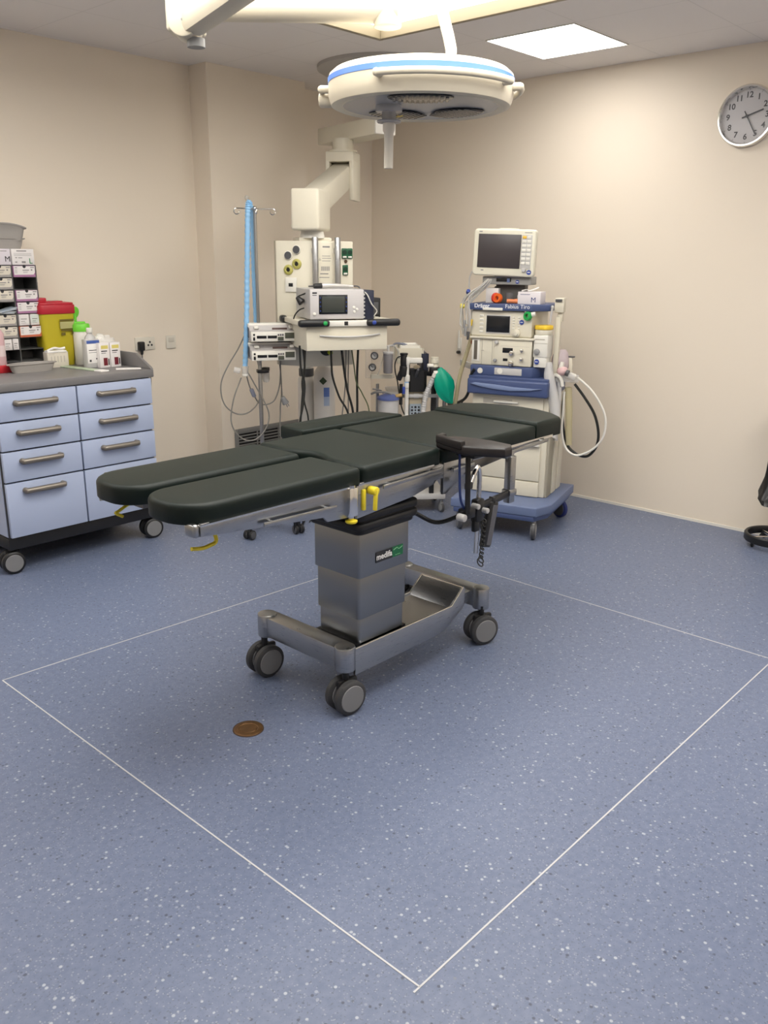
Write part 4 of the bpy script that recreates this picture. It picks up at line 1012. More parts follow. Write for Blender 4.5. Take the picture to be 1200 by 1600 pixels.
# right flank: breathing hoses and clear bag
T = Thing('breathing_circuit', 'bundle of clear plastic and white breathing tubes on the right flank of the anaesthesia machine', 'breathing circuit', A.W((.30, .25, .8)), -73.4)
def ap(px, py, y): return A.W(A.at(px, py, y))
m = T.wmb(); m.sph(ap(879, 580, .30), .036, (1, 1, .8), 16); m.build('filter_dome', mat('filter_pink', (.62, .42, .42), .4), T)
m = T.wmb(); m.cyl(ap(876, 580, .30)-V((0, 0, .0)), ap(879, 566, .30), .02, .012, n=16); m.build('filter_cap', WHITE, T)
m = T.wmb(); m.bar(ap(868, 590, .30), ap(905, 592, .32), .05, .045, .008); m.cyl(ap(884, 585, .28), ap(900, 590, .28), .022, n=18, bev=.003); m.build('elbow', CLEAR, T)
m = T.wmb(); m.cyl(ap(884, 582, .27), ap(889, 584, .27), .02, n=16, bev=.003); m.build('valve_ring', DGREY, T)
m = T.wmb(); 
pts = [ap(a, b, .26) for a, b in ((862, 582), (855, 600), (857, 625), (863, 650), (866, 680))]
m.tube(pts, .015, 10); m.build('tube', WHITE, T)
m = T.wmb(); m.tube([ap(a, b, .30) for a, b in ((866, 590), (873, 598), (874, 620), (871, 650), (868, 688))], .014, 10); m.build('tube', FROST, T)
m = T.wmb(); m.tube([ap(a, b, .28) for a, b in ((861, 592), (868, 586), (876, 592), (879, 604))], .012, 10); m.build('tube', WHITE, T)
m = T.wmb(); m.tube([ap(a, b, .33) for a, b in ((888, 605), (889, 640), (888, 695))], .022, 12); m.build('yellowed_tube', TUBEY, T)
def bag(T, nm, px, y, rw, mt, dz=.0):
    m = T.wmb(); P = [ap(a, b, y) for a, b in px]
    m.tube(P, lambda t: rw*(.35+.65*math.sin(PI*min(1, t*1.05+.05))**.7), 14, 6); m.build(nm, mt, T)
T = Thing('lilac_plastic_bag', 'pale lilac translucent bag behind the breathing tubes of the anaesthesia machine', 'plastic bag', A.W((.30, .36, .95)), -73.4)
bag(T, 'bag', ((877, 546), (876, 560), (876, 575), (876, 590)), .36, .055, LILAC)
T = Thing('long_plastic_sleeve', 'long crumpled white plastic sleeve hanging at the right of the anaesthesia machine', 'plastic bag', A.W((.28, .24, .7)), -73.4)
bag(T, 'sleeve', ((858, 566), (858, 590), (866, 630), (868, 660), (866, 684)), .22, .034, FROST)
T = Thing('hose_hanger', 'slim cream hanger post with black end beside the breathing tubes', 'hanger', A.W((.40, .35, .9)), -73.4)
m = T.wmb(); m.bar(ap(892, 582, .36), ap(892, 559, .36), .022, .022, .004); m.bar(ap(892, 582, .36), ap(880, 590, .33), .022, .022, .004); m.build('post', CREAM, T)
m = T.wmb(); p = ap(893, 557.5, .36); m.b(p-V((.012, .018, .004)), p+V((.012, .018, .004)), .001); m.build('end', DGREY, T)
T = Thing('white_loop_hose', 'thin white hose looping out to the right of the anaesthesia machine', 'hose', A.W((.5, .30, .7)), -73.4)
m = T.wmb(); m.tube([ap(a, b, .30) for a, b in ((886, 581), (905, 592), (928, 615), (945, 648), (944, 678), (932, 697), (915, 708), (898, 711), (884, 700), (878, 675), (880, 640), (882, 612))], .0068, 9, 7); m.build('hose', WHITE, T)
T = Thing('black_loop_hose', 'black hose looping beside the white one right of the anaesthesia machine', 'hose', A.W((.48, .32, .7)), -73.4)
m = T.wmb(); m.tube([ap(a, b, .32) for a, b in ((898, 600), (914, 622), (929, 648), (935, 676), (932, 697), (921, 711), (910, 713), (897, 707), (886, 694), (880, 668), (879, 640), (882, 612))], .0085, 9, 7); m.build('hose', CABLEK, T)

# ================================================================== SUCTION / VENTILATION TROLLEY behind the table
u0 = dep(640, 600, 5.5)
U = T = Thing('suction_trolley', 'crowded steel trolley with white device and black fittings behind the head of the table', 'medical trolley', (u0.x, u0.y, 0), -42)
def up(px, py, y=0.): return U.at(px, py, y)
def ubox(px0, py0, px1, py1, y0, y1, bev=.004):
    a = up(px0, py1, y0); b = up(px1, py0, y0); m = MB(); m.b((a.x, y0, a.z), (b.x, y1, b.z), bev); return m
a = up(622, 600); b = up(690, 600)
m = MB(); m.b((-.12, .02, .10), (.26, .40, .14), .006); m.b((-.12, .02, .48), (.26, .40, .505), .004); m.build('shelf', LGREY, U)
m = MB()
for (x, y) in ((-.10, .06), (-.10, .36), (.24, .06), (.24, .36)): m.cyl((x, y, .05), (x, y, .80), .012, n=14)
m.build('frame', STEEL, U)
for (x, y) in ((-.10, .06), (.24, .06), (-.10, .36), (.24, .36)): caster(U, (x, y), .035, .02, 20, (DGREY, GREY), GREY, .08, False)
m = MB(); m.b((-.12, .02, .79), (.26, .40, .812), .004); m.build('top_shelf', LGREY, U)
# white valve column
p0, p1 = up(635, 655, .0), up(636, 570, .0)
m = MB(); m.cyl((p1.x, 0, .52), (p1.x, 0, p1.z), .014, n=18); m.cyl((p1.x, 0, up(636, 596).z), (p1.x, 0, up(636, 586).z), .020, n=18, bev=.003); m.cyl((p1.x, 0, p1.z), (p1.x, 0, p1.z+.05), .018, n=18, bev=.003); m.b((p1.x-.01, -.01, p1.z+.01), (p1.x+.10, .02, p1.z+.045), .008); m.b((p1.x-.012, -.02, up(636, 606).z), (p1.x+.012, .0, up(636, 598).z), .003); vc = m.build('valve_column', WHITE, U)
ubox(632.5, 606, 638.5, 597, -.018, -.014, .001).build('column_label', mat('label_lightblue', (.30, .45, .65), .5), vc)
# white device with grey lid
ubox(622, 566, 660, 546, .10, .32, .008).build('device_housing', CREAM, U)
ubox(626, 546.5, 655, 541, .12, .30, .006).build('device_lid', WHITE, U)
ubox(660, 580, 668, 554, .08, .28, .006).build('navy_module', mat('module_navy2', (.025, .03, .055), .4), U)
m = MB(); a, b = up(639, 578, .02), up(661, 566.5, .02)
m.tube([(x, .02, z) for x, z in rrect(a.x, a.z, b.x, b.z, .012, 3)], .006, 6, 0, True); m.build('handle_loop', BLACK, U)
m = MB(); c = up(651, 573.5, .03); m.lathe([(0, 0), (.022, 0), (.020, .006), (0, .008)], (c.x, .035, c.z), (0, -1, 0), 24, 1., .6); m.build('oval_badge', mat('badge_gold', (.55, .47, .34), .3, .6), U)
ubox(641, 609, 663, 582, .02, .14, .014).build('black_regulator', BLACK, U)
m = MB(); c = up(650, 590, -.0); m.cyl((c.x, .03, c.z), (c.x+.012, -.01, c.z+.055), .010, n=14, bev=.003); m.build('regulator_lever', DGREY, U)
ubox(640, 631, 659, 608, .04, .2, .005).build('beige_box', mat('box_beige', (.50, .43, .31), .5), U)
ubox(647, 622, 654, 615, .036, .042, .001).build('box_label', PWHITE, U)
sp = ubox(641, 650, 657, 632, .03, .2, .004).build('speckled_box', mat('box_paleblue', (.36, .42, .48), .5), U)
m = MB(); r5 = random.Random(5); a, b = up(642, 648, .03), up(656, 634, .03)
for k in range(9):
    x = a.x+(b.x-a.x)*(.12+.38*(k % 3)); z = a.z+(b.z-a.z)*(.15+.35*(k//3)); m.cyl((x, .0285, z), (x, .032, z), .006+.002*(k % 2), n=10)
m.build('box_print', INK, sp)
# black post and cap
m = MB(); c = up(627, 575); m.cyl((c.x, .0, .75), (c.x, .0, up(627, 600).z), .011, n=14); c2 = up(631, 562); m.cyl((c2.x, .0, up(631, 574).z), (c2.x, .0, up(631, 555).z), .022, n=20, bev=.003); m.cyl((c2.x, 0, up(631, 555).z), (c2.x, 0, up(631, 551.5).z), .026, n=20, bev=.003)
m.bar((c2.x, 0, up(631, 574).z), up(622, 594), .035, .035, .008); m.cyl(up(629, 588), up(631, 572), .026, n=18, bev=.004); m.build('black_valve', BLACK, U)
m = MB(); m.tube([up(629, 556, -.01), up(621, 559, -.015), (up(617, 570, -.02)), up(618, 583, -.02), up(621, 596, -.02), up(624, 618, -.02), up(628, 638, -.01), up(634, 652, .0)], .0045, 6); m.build('black_lead', CABLEK, U)
m = MB(); m.b((up(628, 615).x, -.02, up(628, 615).z), (up(632.5, 604).x, -.005, up(628, 604).z), .001); m.build('blue_tag', BADGE, U)
# right post, canister
m = MB(); c = up(678, 600, .04); m.b((c.x-.016, .03, .12), (c.x+.016, .06, up(678, 590, .04).z), .003); m.bar((c.x, .05, up(678, 585, .04).z), up(664, 583, .06), .02, .03, .004); m.build('black_post', BLACK, U)
m = MB(); c = up(679, 575, .02); m.b((c.x-.03, -.01, c.z-.04), (c.x+.035, .07, c.z+.01), .012); m.build('black_bracket', BLACK, U)
m = MB(); c = up(679, 568, .02); z0, z1 = up(679, 577, .02).z, up(679, 558, .02).z
m.lathe([(0, z0), (.024, z0), (.026, z0+.02), (.022, z0+.026), (.022, z0+.035), (.028, z0+.042), (.028, z1-.016), (.026, z1-.014), (.026, z1), (0, z1)], (c.x, .02, 0), n=28); m.build('white_canister', CREAM, U)
m = MB(); c = up(672, 571, .01); m.cyl((c.x-.02, 0, c.z), (c.x+.02, 0, c.z), .012, n=14, bev=.002); m.build('canister_port', WHITE, U)
# tubing rail with gauges, left of the trolley
T = Thing('suction_regulator', 'clear plate with two round gauges mounted left of the crowded trolley under the pendant', 'gauge panel', U.W((up(590, 570).x, .06, .40)), -42)
def tp(px, py, y=0.): return T.at(px, py, y)
def tbox(px0, py0, px1, py1, y0, y1, bev=.003):
    a = tp(px0, py1, y0); b = tp(px1, py0, y0); m = MB(); m.b((a.x, y0, a.z), (b.x, y1, b.z), bev); return m
tbox(572, 590, 616, 541, .02, .03).build('clear_plate', GLASS, T)
for px, py in ((585.2, 556), (582, 574)):
    c = tp(px, py); m = MB(); m.lathe([(.018, 0), (.0245, 0), (.0245, .02), (.018, .022), (.018, 0)], (c.x, .02, c.z), (0, -1, 0), 28); g = m.build('gauge', DGREY, T)
    m = MB(); m.cyl((c.x, .018, c.z), (c.x, .012, c.z), .019, n=24); m.build('dial', PWHITE, g)
    m = MB(); m.bar((c.x-.008, .0105, c.z+.010), (c.x+.004, .0105, c.z-.005), .002, .003); m.build('needle', INK, g)
tbox(580, 591, 613, 586.5, -.01, .02, .003).build('bracket', CREAM, T)
m = MB(); c = tp(590, 600); m.cyl((c.x, .01, -.40), (c.x, .01, c.z), .010, n=12); m.b((c.x-.12, -.10, -.40), (c.x+.12, .12, -.385), .004); m.build('stand', STEEL, T)
m = MB(); m.tube([tp(604, 541, .02), tp(615, 540, .02), tp(622, 548, .03), tp(624, 560, .04)], .006, 8); m.tube([tp(590, 586, .0), tp(596, 570, -.0), tp(600, 552, .0)], .004, 6); m.build('tubing', CLEAR, T)
R_ = T
T = Thing('suction_jar', 'clear suction jar with pale lid beside the round gauges', 'jar', U.W((up(607, 570).x, .03, up(607, 584).z)), -42)
h = up(607, 554).z-up(607, 584).z
m = MB(); m.lathe([(0, 0), (.026, 0), (.030, .006), (.031, h), (.028, h), (.027, .01), (0, .008)], n=28); m.build('jar', clear('jar_smoke', (.46, .44, .45), .5), T)
m = MB(); m.cyl((0, 0, h), (0, 0, h+.016), .034, n=28, bev=.004); m.cyl((0, 0, h+.016), (0, 0, h+.05), .008, n=12); m.build('lid', LGREY, T)
T = Thing('waste_canister', 'pale translucent suction canister with blue lid left of the crowded trolley', 'canister', U.W((up(606, 640).x, -.02, .30)), -42)
zt_ = up(606, 622).z-.30
m = MB(); m.lathe([(0, 0), (.055, 0), (.060, .01), (.068, zt_), (.064, zt_), (.056, .014), (0, .012)], n=32); m.build('canister', FROST, T)
m = MB(); m.lathe([(0, zt_+.03), (.03, zt_+.03), (.072, zt_+.012), (.074, zt_-.004), (.066, zt_-.006), (.04, zt_-.012), (0, zt_-.012)], n=32); m.build('lid', mat('lid_blue', (.09, .12, .30), .45), T)
m = MB(); m.tube([(.02, -.02, zt_+.03), (-.02, -.03, zt_+.045), (-.08, -.02, zt_+.045), (-.11, .0, zt_+.03)], .007, 8); m.tube([(-.03, .02, zt_+.03), (-.05, .03, zt_+.05), (-.10, .02, zt_+.06)], .005, 8); m.build('tubing', mat('tube_smoke', (.22, .21, .20), .4), T)
m = MB(); m.cyl((.045, -.03, zt_+.02), (.085, -.035, zt_+.028), .012, n=14, bev=.003); m.build('amber_port', mat('port_amber', (.5, .33, .12), .4), T)
m = MB(); m.b((-.07, -.07, -.02), (.07, .07, .0), .004); m.cyl((0, 0, -.30), (0, 0, -.02), .015, n=14); m.lathe([(0, 0), (.11, 0), (.10, .02), (.02, .03), (0, .03)], (0, 0, -.30), n=28); m.build('stand', GREY, T)
T = Thing('grey_tubing', 'tangle of grey tubes lying on the white device of the crowded trolley', 'tubing', U.W((up(620, 540, .15).x, .2, up(640, 541, .12).z)), -42)
m = T.wmb(); m.tube([U.W(up(a, b, .18)) for a, b in ((612, 541), (618, 537), (626, 537), (634, 541))], .007, 8); m.tube([U.W(up(a, b, .22)) for a, b in ((622, 541), (628, 536.5), (636, 539))], .005, 8); m.build('tube', mat('tube_slate', (.16, .17, .22), .4), T)
T = Thing('corrugated_hose', 'pale grey corrugated hose running down from the green breathing bag', 'hose', U.W((up(668, 620, -.03).x, -.03, .5)), -42)
m = T.wmb(); P = catmull([U.W(up(a, b, -.04)) for a, b in ((679, 588), (673, 599), (666, 616), (662, 636), (660, 660), (660, 690))], 14)
m.tube(P, lambda t: .0165+.0018*math.sin(t*260), 10, 0); m.build('hose', mat('hose_grey', (.50, .49, .48), .4), T)
T = Thing('breathing_bag', 'green rubber breathing bag hanging at the right of the crowded trolley', 'breathing bag', U.W((up(693, 600, -.03).x, -.03, up(693, 628, -.03).z)), -42)
def bp2(a, b): return U.W(up(a, b, -.05))
bm = bmesh.new(); prof = [(684, 578, .004), (686, 576.5, .016), (688, 582, .036), (690, 590, .054), (693, 600, .062), (696, 610, .058), (699, 619, .044), (703, 626, .024), (707, 630, .006)]
rings = []
for i, (px, py, r) in enumerate(prof):
    c = bp2(px, py); j = prof[min(i+1, 8)]; k = prof[max(i-1, 0)]; d = (bp2(j[0], j[1])-bp2(k[0], k[1])).normalized()
    xx = d.cross(U.y).normalized(); ring = []
    for q in range(28):
        a = 2*PI*q/28; rr = r*(1+.10*math.sin(a*5+i*.5)+.06*math.sin(a*9-i)); ring.append(bm.verts.new(T.l(c+xx*math.cos(a)*rr+U.y*math.sin(a)*rr*.55)))
    rings.append(ring)
for r0, r1 in zip(rings, rings[1:]):
    for q in range(28): bm.faces.new((r0[q], r0[(q+1) % 28], r1[(q+1) % 28], r1[q]))
bm.faces.new(rings[0][::-1]); bm.faces.new(rings[-1]); bmesh.ops.recalc_face_normals(bm, faces=bm.faces[:]); bm.verts.index_update()
MB().add(bm).build('bag', TEAL, T)
m = T.wmb(); m.cyl(bp2(678, 583.5), bp2(685, 582), .016, .013, n=16, bev=.002); m.cyl(bp2(680, 583), bp2(677, 590), .014, n=14, bev=.002); m.build('neck_connector', WHITE, T)

# ================================================================== IV POLE with pumps
PX, PY = 3.335, 4.08
I = T = Thing('infusion_stand', 'steel infusion pole on a castor base with hooks and two pumps left of the pendant', 'infusion stand', (PX, PY, 0), -30)
m = MB(); m.cyl((0, 0, .10), (0, 0, 1.10), .0125, n=24, bev=.002); m.cyl((0, 0, 1.10), (0, 0, 1.925), .0095, n=20); m.cyl((0, 0, 1.085), (0, 0, 1.12), .017, n=24, bev=.003); m.build('pole', STEEL, T)
for k in range(5):
    a = math.radians(24+72*k); d = V((math.cos(a), math.sin(a), 0))
    m = MB(); m.bar(d*.02+V((0, 0, .11)), d*.265+V((0, 0, .075)), .034, .022, .006); lg = m.build('leg', BLACK, T)
    c = d*.265
    caster(T, (c.x, c.y), .030, .018, math.degrees(a)+70, (BLACK, DGREY), BLACK, .085, True)
T.mb().cyl((0, 0, .085), (0, 0, .13), .04, n=24, bev=.005).build('hub', BLACK, T)
zk = 1.925
for sx, sy in ((-1, 0), (1, 0), (0, 1), (0, -1)):
    m = MB(); d = V((sx, sy, 0)); L = .105 if sx else .05
    P = [V((0, 0, zk)), d*L+V((0, 0, zk+.004))]
    for q in range(9):
        a = PI/2-q*PI*1.55/8; P.append(d*(L+.016*math.cos(a))+V((0, 0, zk-.012+.016*math.sin(a))))
    m.tube(P, .0035, 8, 3); m.build('hook', CHROME, T)
T.mb().sph((0, 0, zk+.004), .014, n=14).build('top_knob', CHROME, T)
T.mb().b((-.02, -.03, .985), (.05, .02, 1.005), .004).build('clamp', BLACK, T)
# pumps
def pump(nm, label, z):
    P = Thing('infusion_pump', label, 'infusion pump', I.W((.068, -.06, z)), -30, 'stacked infusion pumps')
    m = MB(); m.yz([(-.045, .004), (.10, .004), (.10, .098), (.0, .092), (-.02, .066), (-.045, .062)], -.135, .135, .004); m.build('housing', mat('pump_grey', (.44, .42, .415), .4), P)
    m = MB(); m.xz([(-.132, .002), (.132, .002), (.132, .058), (-.132, .058)], -.062, -.044, .004); fp = m.build('front_panel', WHITE, P)
    m = MB(); m.b((-.139, .0, .08), (.139, .102, .102), .005); m.b((.10, -.03, .072), (.13, .0, .092), .006); m.b((-.11, -.03, .072), (-.08, .0, .088), .006); m.build('carriage', WHITE, P)
    m = MB()
    for x0, x1, z0, z1 in ((-.100, -.042, .020, .036), (-.036, .020, .020, .036), (-.122, -.110, .008, .028)): m.b((x0, -.064, z0), (x1, -.0615, z1), .001)
    m.cyl((-.116, -.0645, .042), (-.116, -.061, .042), .006, n=14); m.build('display', SCREENB, fp)
    m = MB(); m.b((.068, -.064, .018), (.124, -.0615, .052), .001); m.b((.024, -.064, .006), (.060, -.0615, .028), .001); m.build('lcd', mat('lcd_olive', (.08, .085, .065), .3), fp)
    m = MB()
    for k in range(3): m.b((.024+.013*k, -.065, .034), (.034+.013*k, -.061, .045), .002)
    m.build('keys', mat('key_dark', (.10, .09, .10), .5), fp)
    m = MB(); m.b((-.1365, -.0, .018), (-.1345, .045, .075), .001); m.build('side_plate', DGREY, P)
    m = MB(); m.b((.0, -.02, .066), (.09, .0, .078), .003); m.build('syringe_bar', mat('bar_brown', (.10, .06, .055), .4), P)
    return P
pump('a', 'upper of two white infusion pumps clamped on the steel infusion pole', 1.180)
pump('b', 'lower of two white infusion pumps clamped on the steel infusion pole', 1.068)
def ip(px, py, y): return I.W(I.at(px, py, y))
# light blue tubes
T = Thing('breathing_hose', 'pair of light blue ribbed tubes hanging doubled from the left hook of the infusion pole', 'hose', I.W((-.08, -.02, 1.0)), -30)
def ribbed(P, r, sub=20, f=1.): 
    PP = catmull(P, sub); n = len(PP); return PP, (lambda t: r*(1+.10*math.sin(t*n*1.57)))
for P in ([(392, 320), (388, 317), (387, 335), (386.5, 380), (386, 430), (385.5, 480), (384.5, 530), (383, 572)], [(390, 318), (393, 326), (394.5, 380), (396, 430), (399, 500), (399.5, 512)]):
    PP, rr = ribbed([ip(a, b, -.01 if len(P) > 6 else .04) for a, b in P], .0155 if len(P) > 6 else .011)
    T.wmb().tube(PP, rr, 10, 0).build('tube', HOSEB, T)
m = T.wmb(); q = ip(383, 572, -.02); m.cyl(q, q-V((0, 0, .055)), .022, .019, n=18, bev=.003); m.cyl(q-V((.02, -.02, .03)), q-V((.05, -.045, .02)), .018, n=16, bev=.003); m.build('clear_connector', CLEAR, T)
m = T.wmb(); m.cyl(q-V((0, 0, .045)), q-V((0, 0, .06)), .020, n=18, bev=.002); m.build('white_ring', WHITE, T)
CI = 'grey cables looping round the infusion pole'
cable('cable', [ip(a, b, .03) for a, b in ((384, 520), (372, 545), (356, 572), (346, 596), (346, 618), (353, 635), (368, 646), (385, 646), (400, 634), (408, 618))], .0042, CABLEG, 'grey cable making the wide loop left of the infusion pole', 'cable', CI)
cable('cable', [ip(a, b, -.03) for a, b in ((385, 578), (392, 590), (402, 608), (413, 628), (420, 646), (418, 664), (408, 680), (395, 688), (380, 686), (366, 672), (361, 652), (366, 620), (377, 590))], .0042, CABLEG, 'grey cable making the low loop across the infusion pole above the wall grille', 'cable', CI)
cable('cable', [ip(a, b, .05) for a, b in ((384, 582), (390, 604), (397, 618), (405, 630), (416, 632), (428, 626), (435, 610), (438, 590), (438, 558))], .0042, CABLEG, 'grey cable running from the lower pump down behind the pole and up to the left', 'cable', CI)
cable('cable', [ip(a, b, .07) for a, b in ((436, 556), (439, 590), (440, 615), (438, 640), (440, 690)) ]+[V((PX+.25, PY-.02, .35)), V((PX+.28, PY+.02, .012)), V((PX+.4, PY+.1, .012))], .0042, CABLEG, 'grey cable hanging straight down from the right side of the pumps', 'cable', CI)
cable('cable', [ip(a, b, .02) for a, b in ((401, 556), (404, 572), (406, 590), (407, 612))], .005, DGREY, 'short dark cable dropping from the pumps along the infusion pole', 'cable', CI)
q = ip(445, 628, .06)
T = Thing('hanging_mains_plug', 'grey mains plug dangling on its cable right of the infusion pole', 'plug', (q.x, q.y, q.z-.03), -30)
m = T.wmb(); m.cyl(ip(441, 620, .06), ip(447, 631, .06), .014, .022, n=16, bev=.004); m.build('body', GREY, T)
m = T.wmb(); e = ip(447, 631, .06); m.cyl(e, e+V((.006, -.006, -.022)), .003, n=8); e2 = ip(449.5, 629.5, .06); m.cyl(e2, e2+V((.006, -.006, -.022)), .003, n=8); m.build('pin', CHROME, T)
m = T.wmb(); m.tube([ip(438, 590, .065), ip(440, 606, .063), ip(441, 620, .06)], .0042, 6); m.build('cable', CABLEG, T)
q = ip(395, 613, .05)
T = Thing('cable_switch', 'blue grey inline cable block on the cable left of the infusion pole', 'cable connector', (q.x, q.y, q.z-.03), -30)
m = T.wmb(); m.bar(ip(392.5, 607.5, .048), ip(397.5, 620, .048), .034, .024, .006); m.build('body', mat('block_bluegrey', (.20, .21, .27), .45), T)
q = ip(417, 585, .03)
T = Thing('clear_cup', 'small clear tube cup with black clamp on the infusion pole under the pumps', 'cup', (q.x, q.y, q.z-.06), -30)
m = T.wmb(); c = ip(415.5, 585, .03); zt1, zb1 = ip(415, 574, .03).z, ip(415, 598, .03).z
m.lathe([(0, zb1), (.016, zb1+.004), (.022, zb1+.02), (.023, zt1), (.0215, zt1), (.020, zb1+.02), (0, zb1+.006)], (c.x, c.y, 0), n=20); m.build('cup', CLEAR, T)
m = T.wmb(); m.cyl((c.x, c.y, zt1-.02), (c.x, c.y, zt1), .0245, n=20, bev=.002); m.bar((PX, PY, zt1-.008), (c.x, c.y, zt1-.008), .018, .016, .003); m.build('clamp', BLACK, T)

# wall grille on the column
a, b = ony(366, 672, YC), ony(446, 657, YC)
VX0, VX1, VZ1, VZ0 = a.x, a.x+.62, .462, .16
T = Thing('wall_grille', 'grey metal air grille with horizontal louvres low on the column behind the infusion pole', 'air grille', ((VX0+VX1)/2, YC, VZ0))
hw = (VX1-VX0)/2; H_ = VZ1-VZ0
m = MB(); f = .030
m.b((-hw, -.014, 0), (-hw+f, 0, H_), .003).b((hw-f, -.014, 0), (hw, 0, H_), .003).b((-hw+f, -.014, 0), (hw-f, 0, f), .003).b((-hw+f, -.014, H_-f), (hw-f, 0, H_), .003); m.build('frame', mat('grille_grey', (.21, .205, .195), .5), T)
MB().b((-hw+f, -.003, f), (hw-f, -.001, H_-f)).build('dark_backing', BLACK, T)
m = MB(); nz = 11
for k in range(nz):
    z = f+.012+(H_-2*f-.014)*k/(nz-1); m.b((-hw+f, -.012, z-.0045), (hw-f, -.004, z+.0045), .001)
m.build('louvres', MATS['grille_grey'], T)
m = MB()
for t in (.33, .66): m.b((-hw+2*hw*t-.004, -.0135, f), (-hw+2*hw*t+.004, -.003, H_-f), .001)
m.build('mullion', MATS['grille_grey'], T)
# wall button
q = ony(385, 309, YC)
T = Thing('wall_button', 'tiny round white button high on the column above the blue tubes', 'wall button', (q.x, YC, q.z))
MB().lathe([(0, 0), (.016, 0), (.015, .010), (.008, .016), (0, .017)], (0, 0, 0), (0, -1, 0), 20).build('button', WHITE, T)

# ================================================================== DRAWER CABINET on castors
C = T = Thing('drawer_cabinet', 'pale blue drawer trolley with grey worktop and eight drawers along the left wall', 'drawer cabinet', (2.29, 4.70, 0))
fy = -.33
m = MB(); m.b((-.455, fy+.004, .205), (.455, .345, .985), .003); m.build('carcass', mat('carcass_dark', (.035, .037, .045), .5), T)
MB().b((-.458, fy+.02, .21), (-.455, .345, .985)).build('side_panel', DRAWER, T); MB().b((.4555, fy+.02, .21), (.459, .345, .985)).build('side_panel', DRAWER, T)
m = MB(); m.b((-.46, fy+.01, .135), (.46, .345, .205), .008); m.build('base_frame', mat('plinth_black', (.012, .012, .014), .45), T)
zs = [(.834, .980), (.681, .825), (.515, .672), (.212, .506)]
for c in (0, 1):
    x0, x1 = ((-.452, -.0155), (-.0065, .455))[c]
    for i, (z0, z1) in enumerate(zs):
        m = MB(); m.b((x0, fy-.018, z0), (x1, fy+.004, z1), .002); d = m.build('drawer', DRAWER, T)
        hx = (x0+x1)/2-.012*(c == 0)+.0; hz = (z1-.055, z1-.055, z1-.052, z1-.045)[i]
        hx = -.248 if c == 0 else .222
        m = MB(); hl = .105
        m.tube([(hx-hl, fy-.016, hz), (hx-hl+.002, fy-.034, hz), (hx-hl+.014, fy-.044, hz), (hx+hl-.014, fy-.044, hz), (hx+hl-.002, fy-.034, hz), (hx+hl, fy-.016, hz)], .0155, 12, 4)
        m.build('handle', HANDLE, d)
m = MB(); m.b((-.47, -.352, .985), (.475, .365, 1.030), .006); m.build('worktop', WTOP, T)
m = MB(); m.b((-.47, .345, 1.030), (.475, .365, 1.112), .003); m.yz([(-.352, 1.030), (.365, 1.030), (.365, 1.112), (-.19, 1.112), (-.335, 1.044)], .457, .475, .003); m.build('upstand', WTOP, T)
for x, y, a in ((-.435, -.27, 30), (.435, -.27, 15), (-.435, .27, 30), (.435, .27, 40)):
    caster(T, (x, y), .062, .034, -98, (BLACK, CASTER), BLACK, .14)
WZ = 1.030
# ---- suture box rack
RXm, RY = 2.148, 4.90
RK = T = Thing('suture_rack', 'dark dispenser rack of small cartons standing at the left of the cabinet worktop', 'dispenser rack', (RXm, RY, WZ))
cw, ch, nr = .134, .0668, 8
x0c = [-.30+.0, -.0245-.0+.0]
XR0 = .102; XR1 = XR0+cw          # right column
XL0 = XR0-.006-cw; XM0 = XL0-.006-cw
ztop = 1.605-WZ
m = MB()
for x in (XM0-.006, XL0-.006, XR0-.006, XR1): m.b((x, 0, .0), (x+.005, .17, ztop))
for k in range(nr+1): m.b((XM0-.006, .002, ztop-k*ch-.0025), (XR1+.005, .17, ztop-k*ch+.0005))
m.b((XM0-.006, .165, 0), (XR1+.005, .172, ztop)); m.build('frame', mat('rack_grey', (.10, .10, .10), .5), T)
m = MB()
for k in range(5): m.b((XR1+.004, .01, ztop-.04-.068*k), (XR1+.012, .03, ztop-.025-.068*k), .002)
m.build('clip', GREY, T)
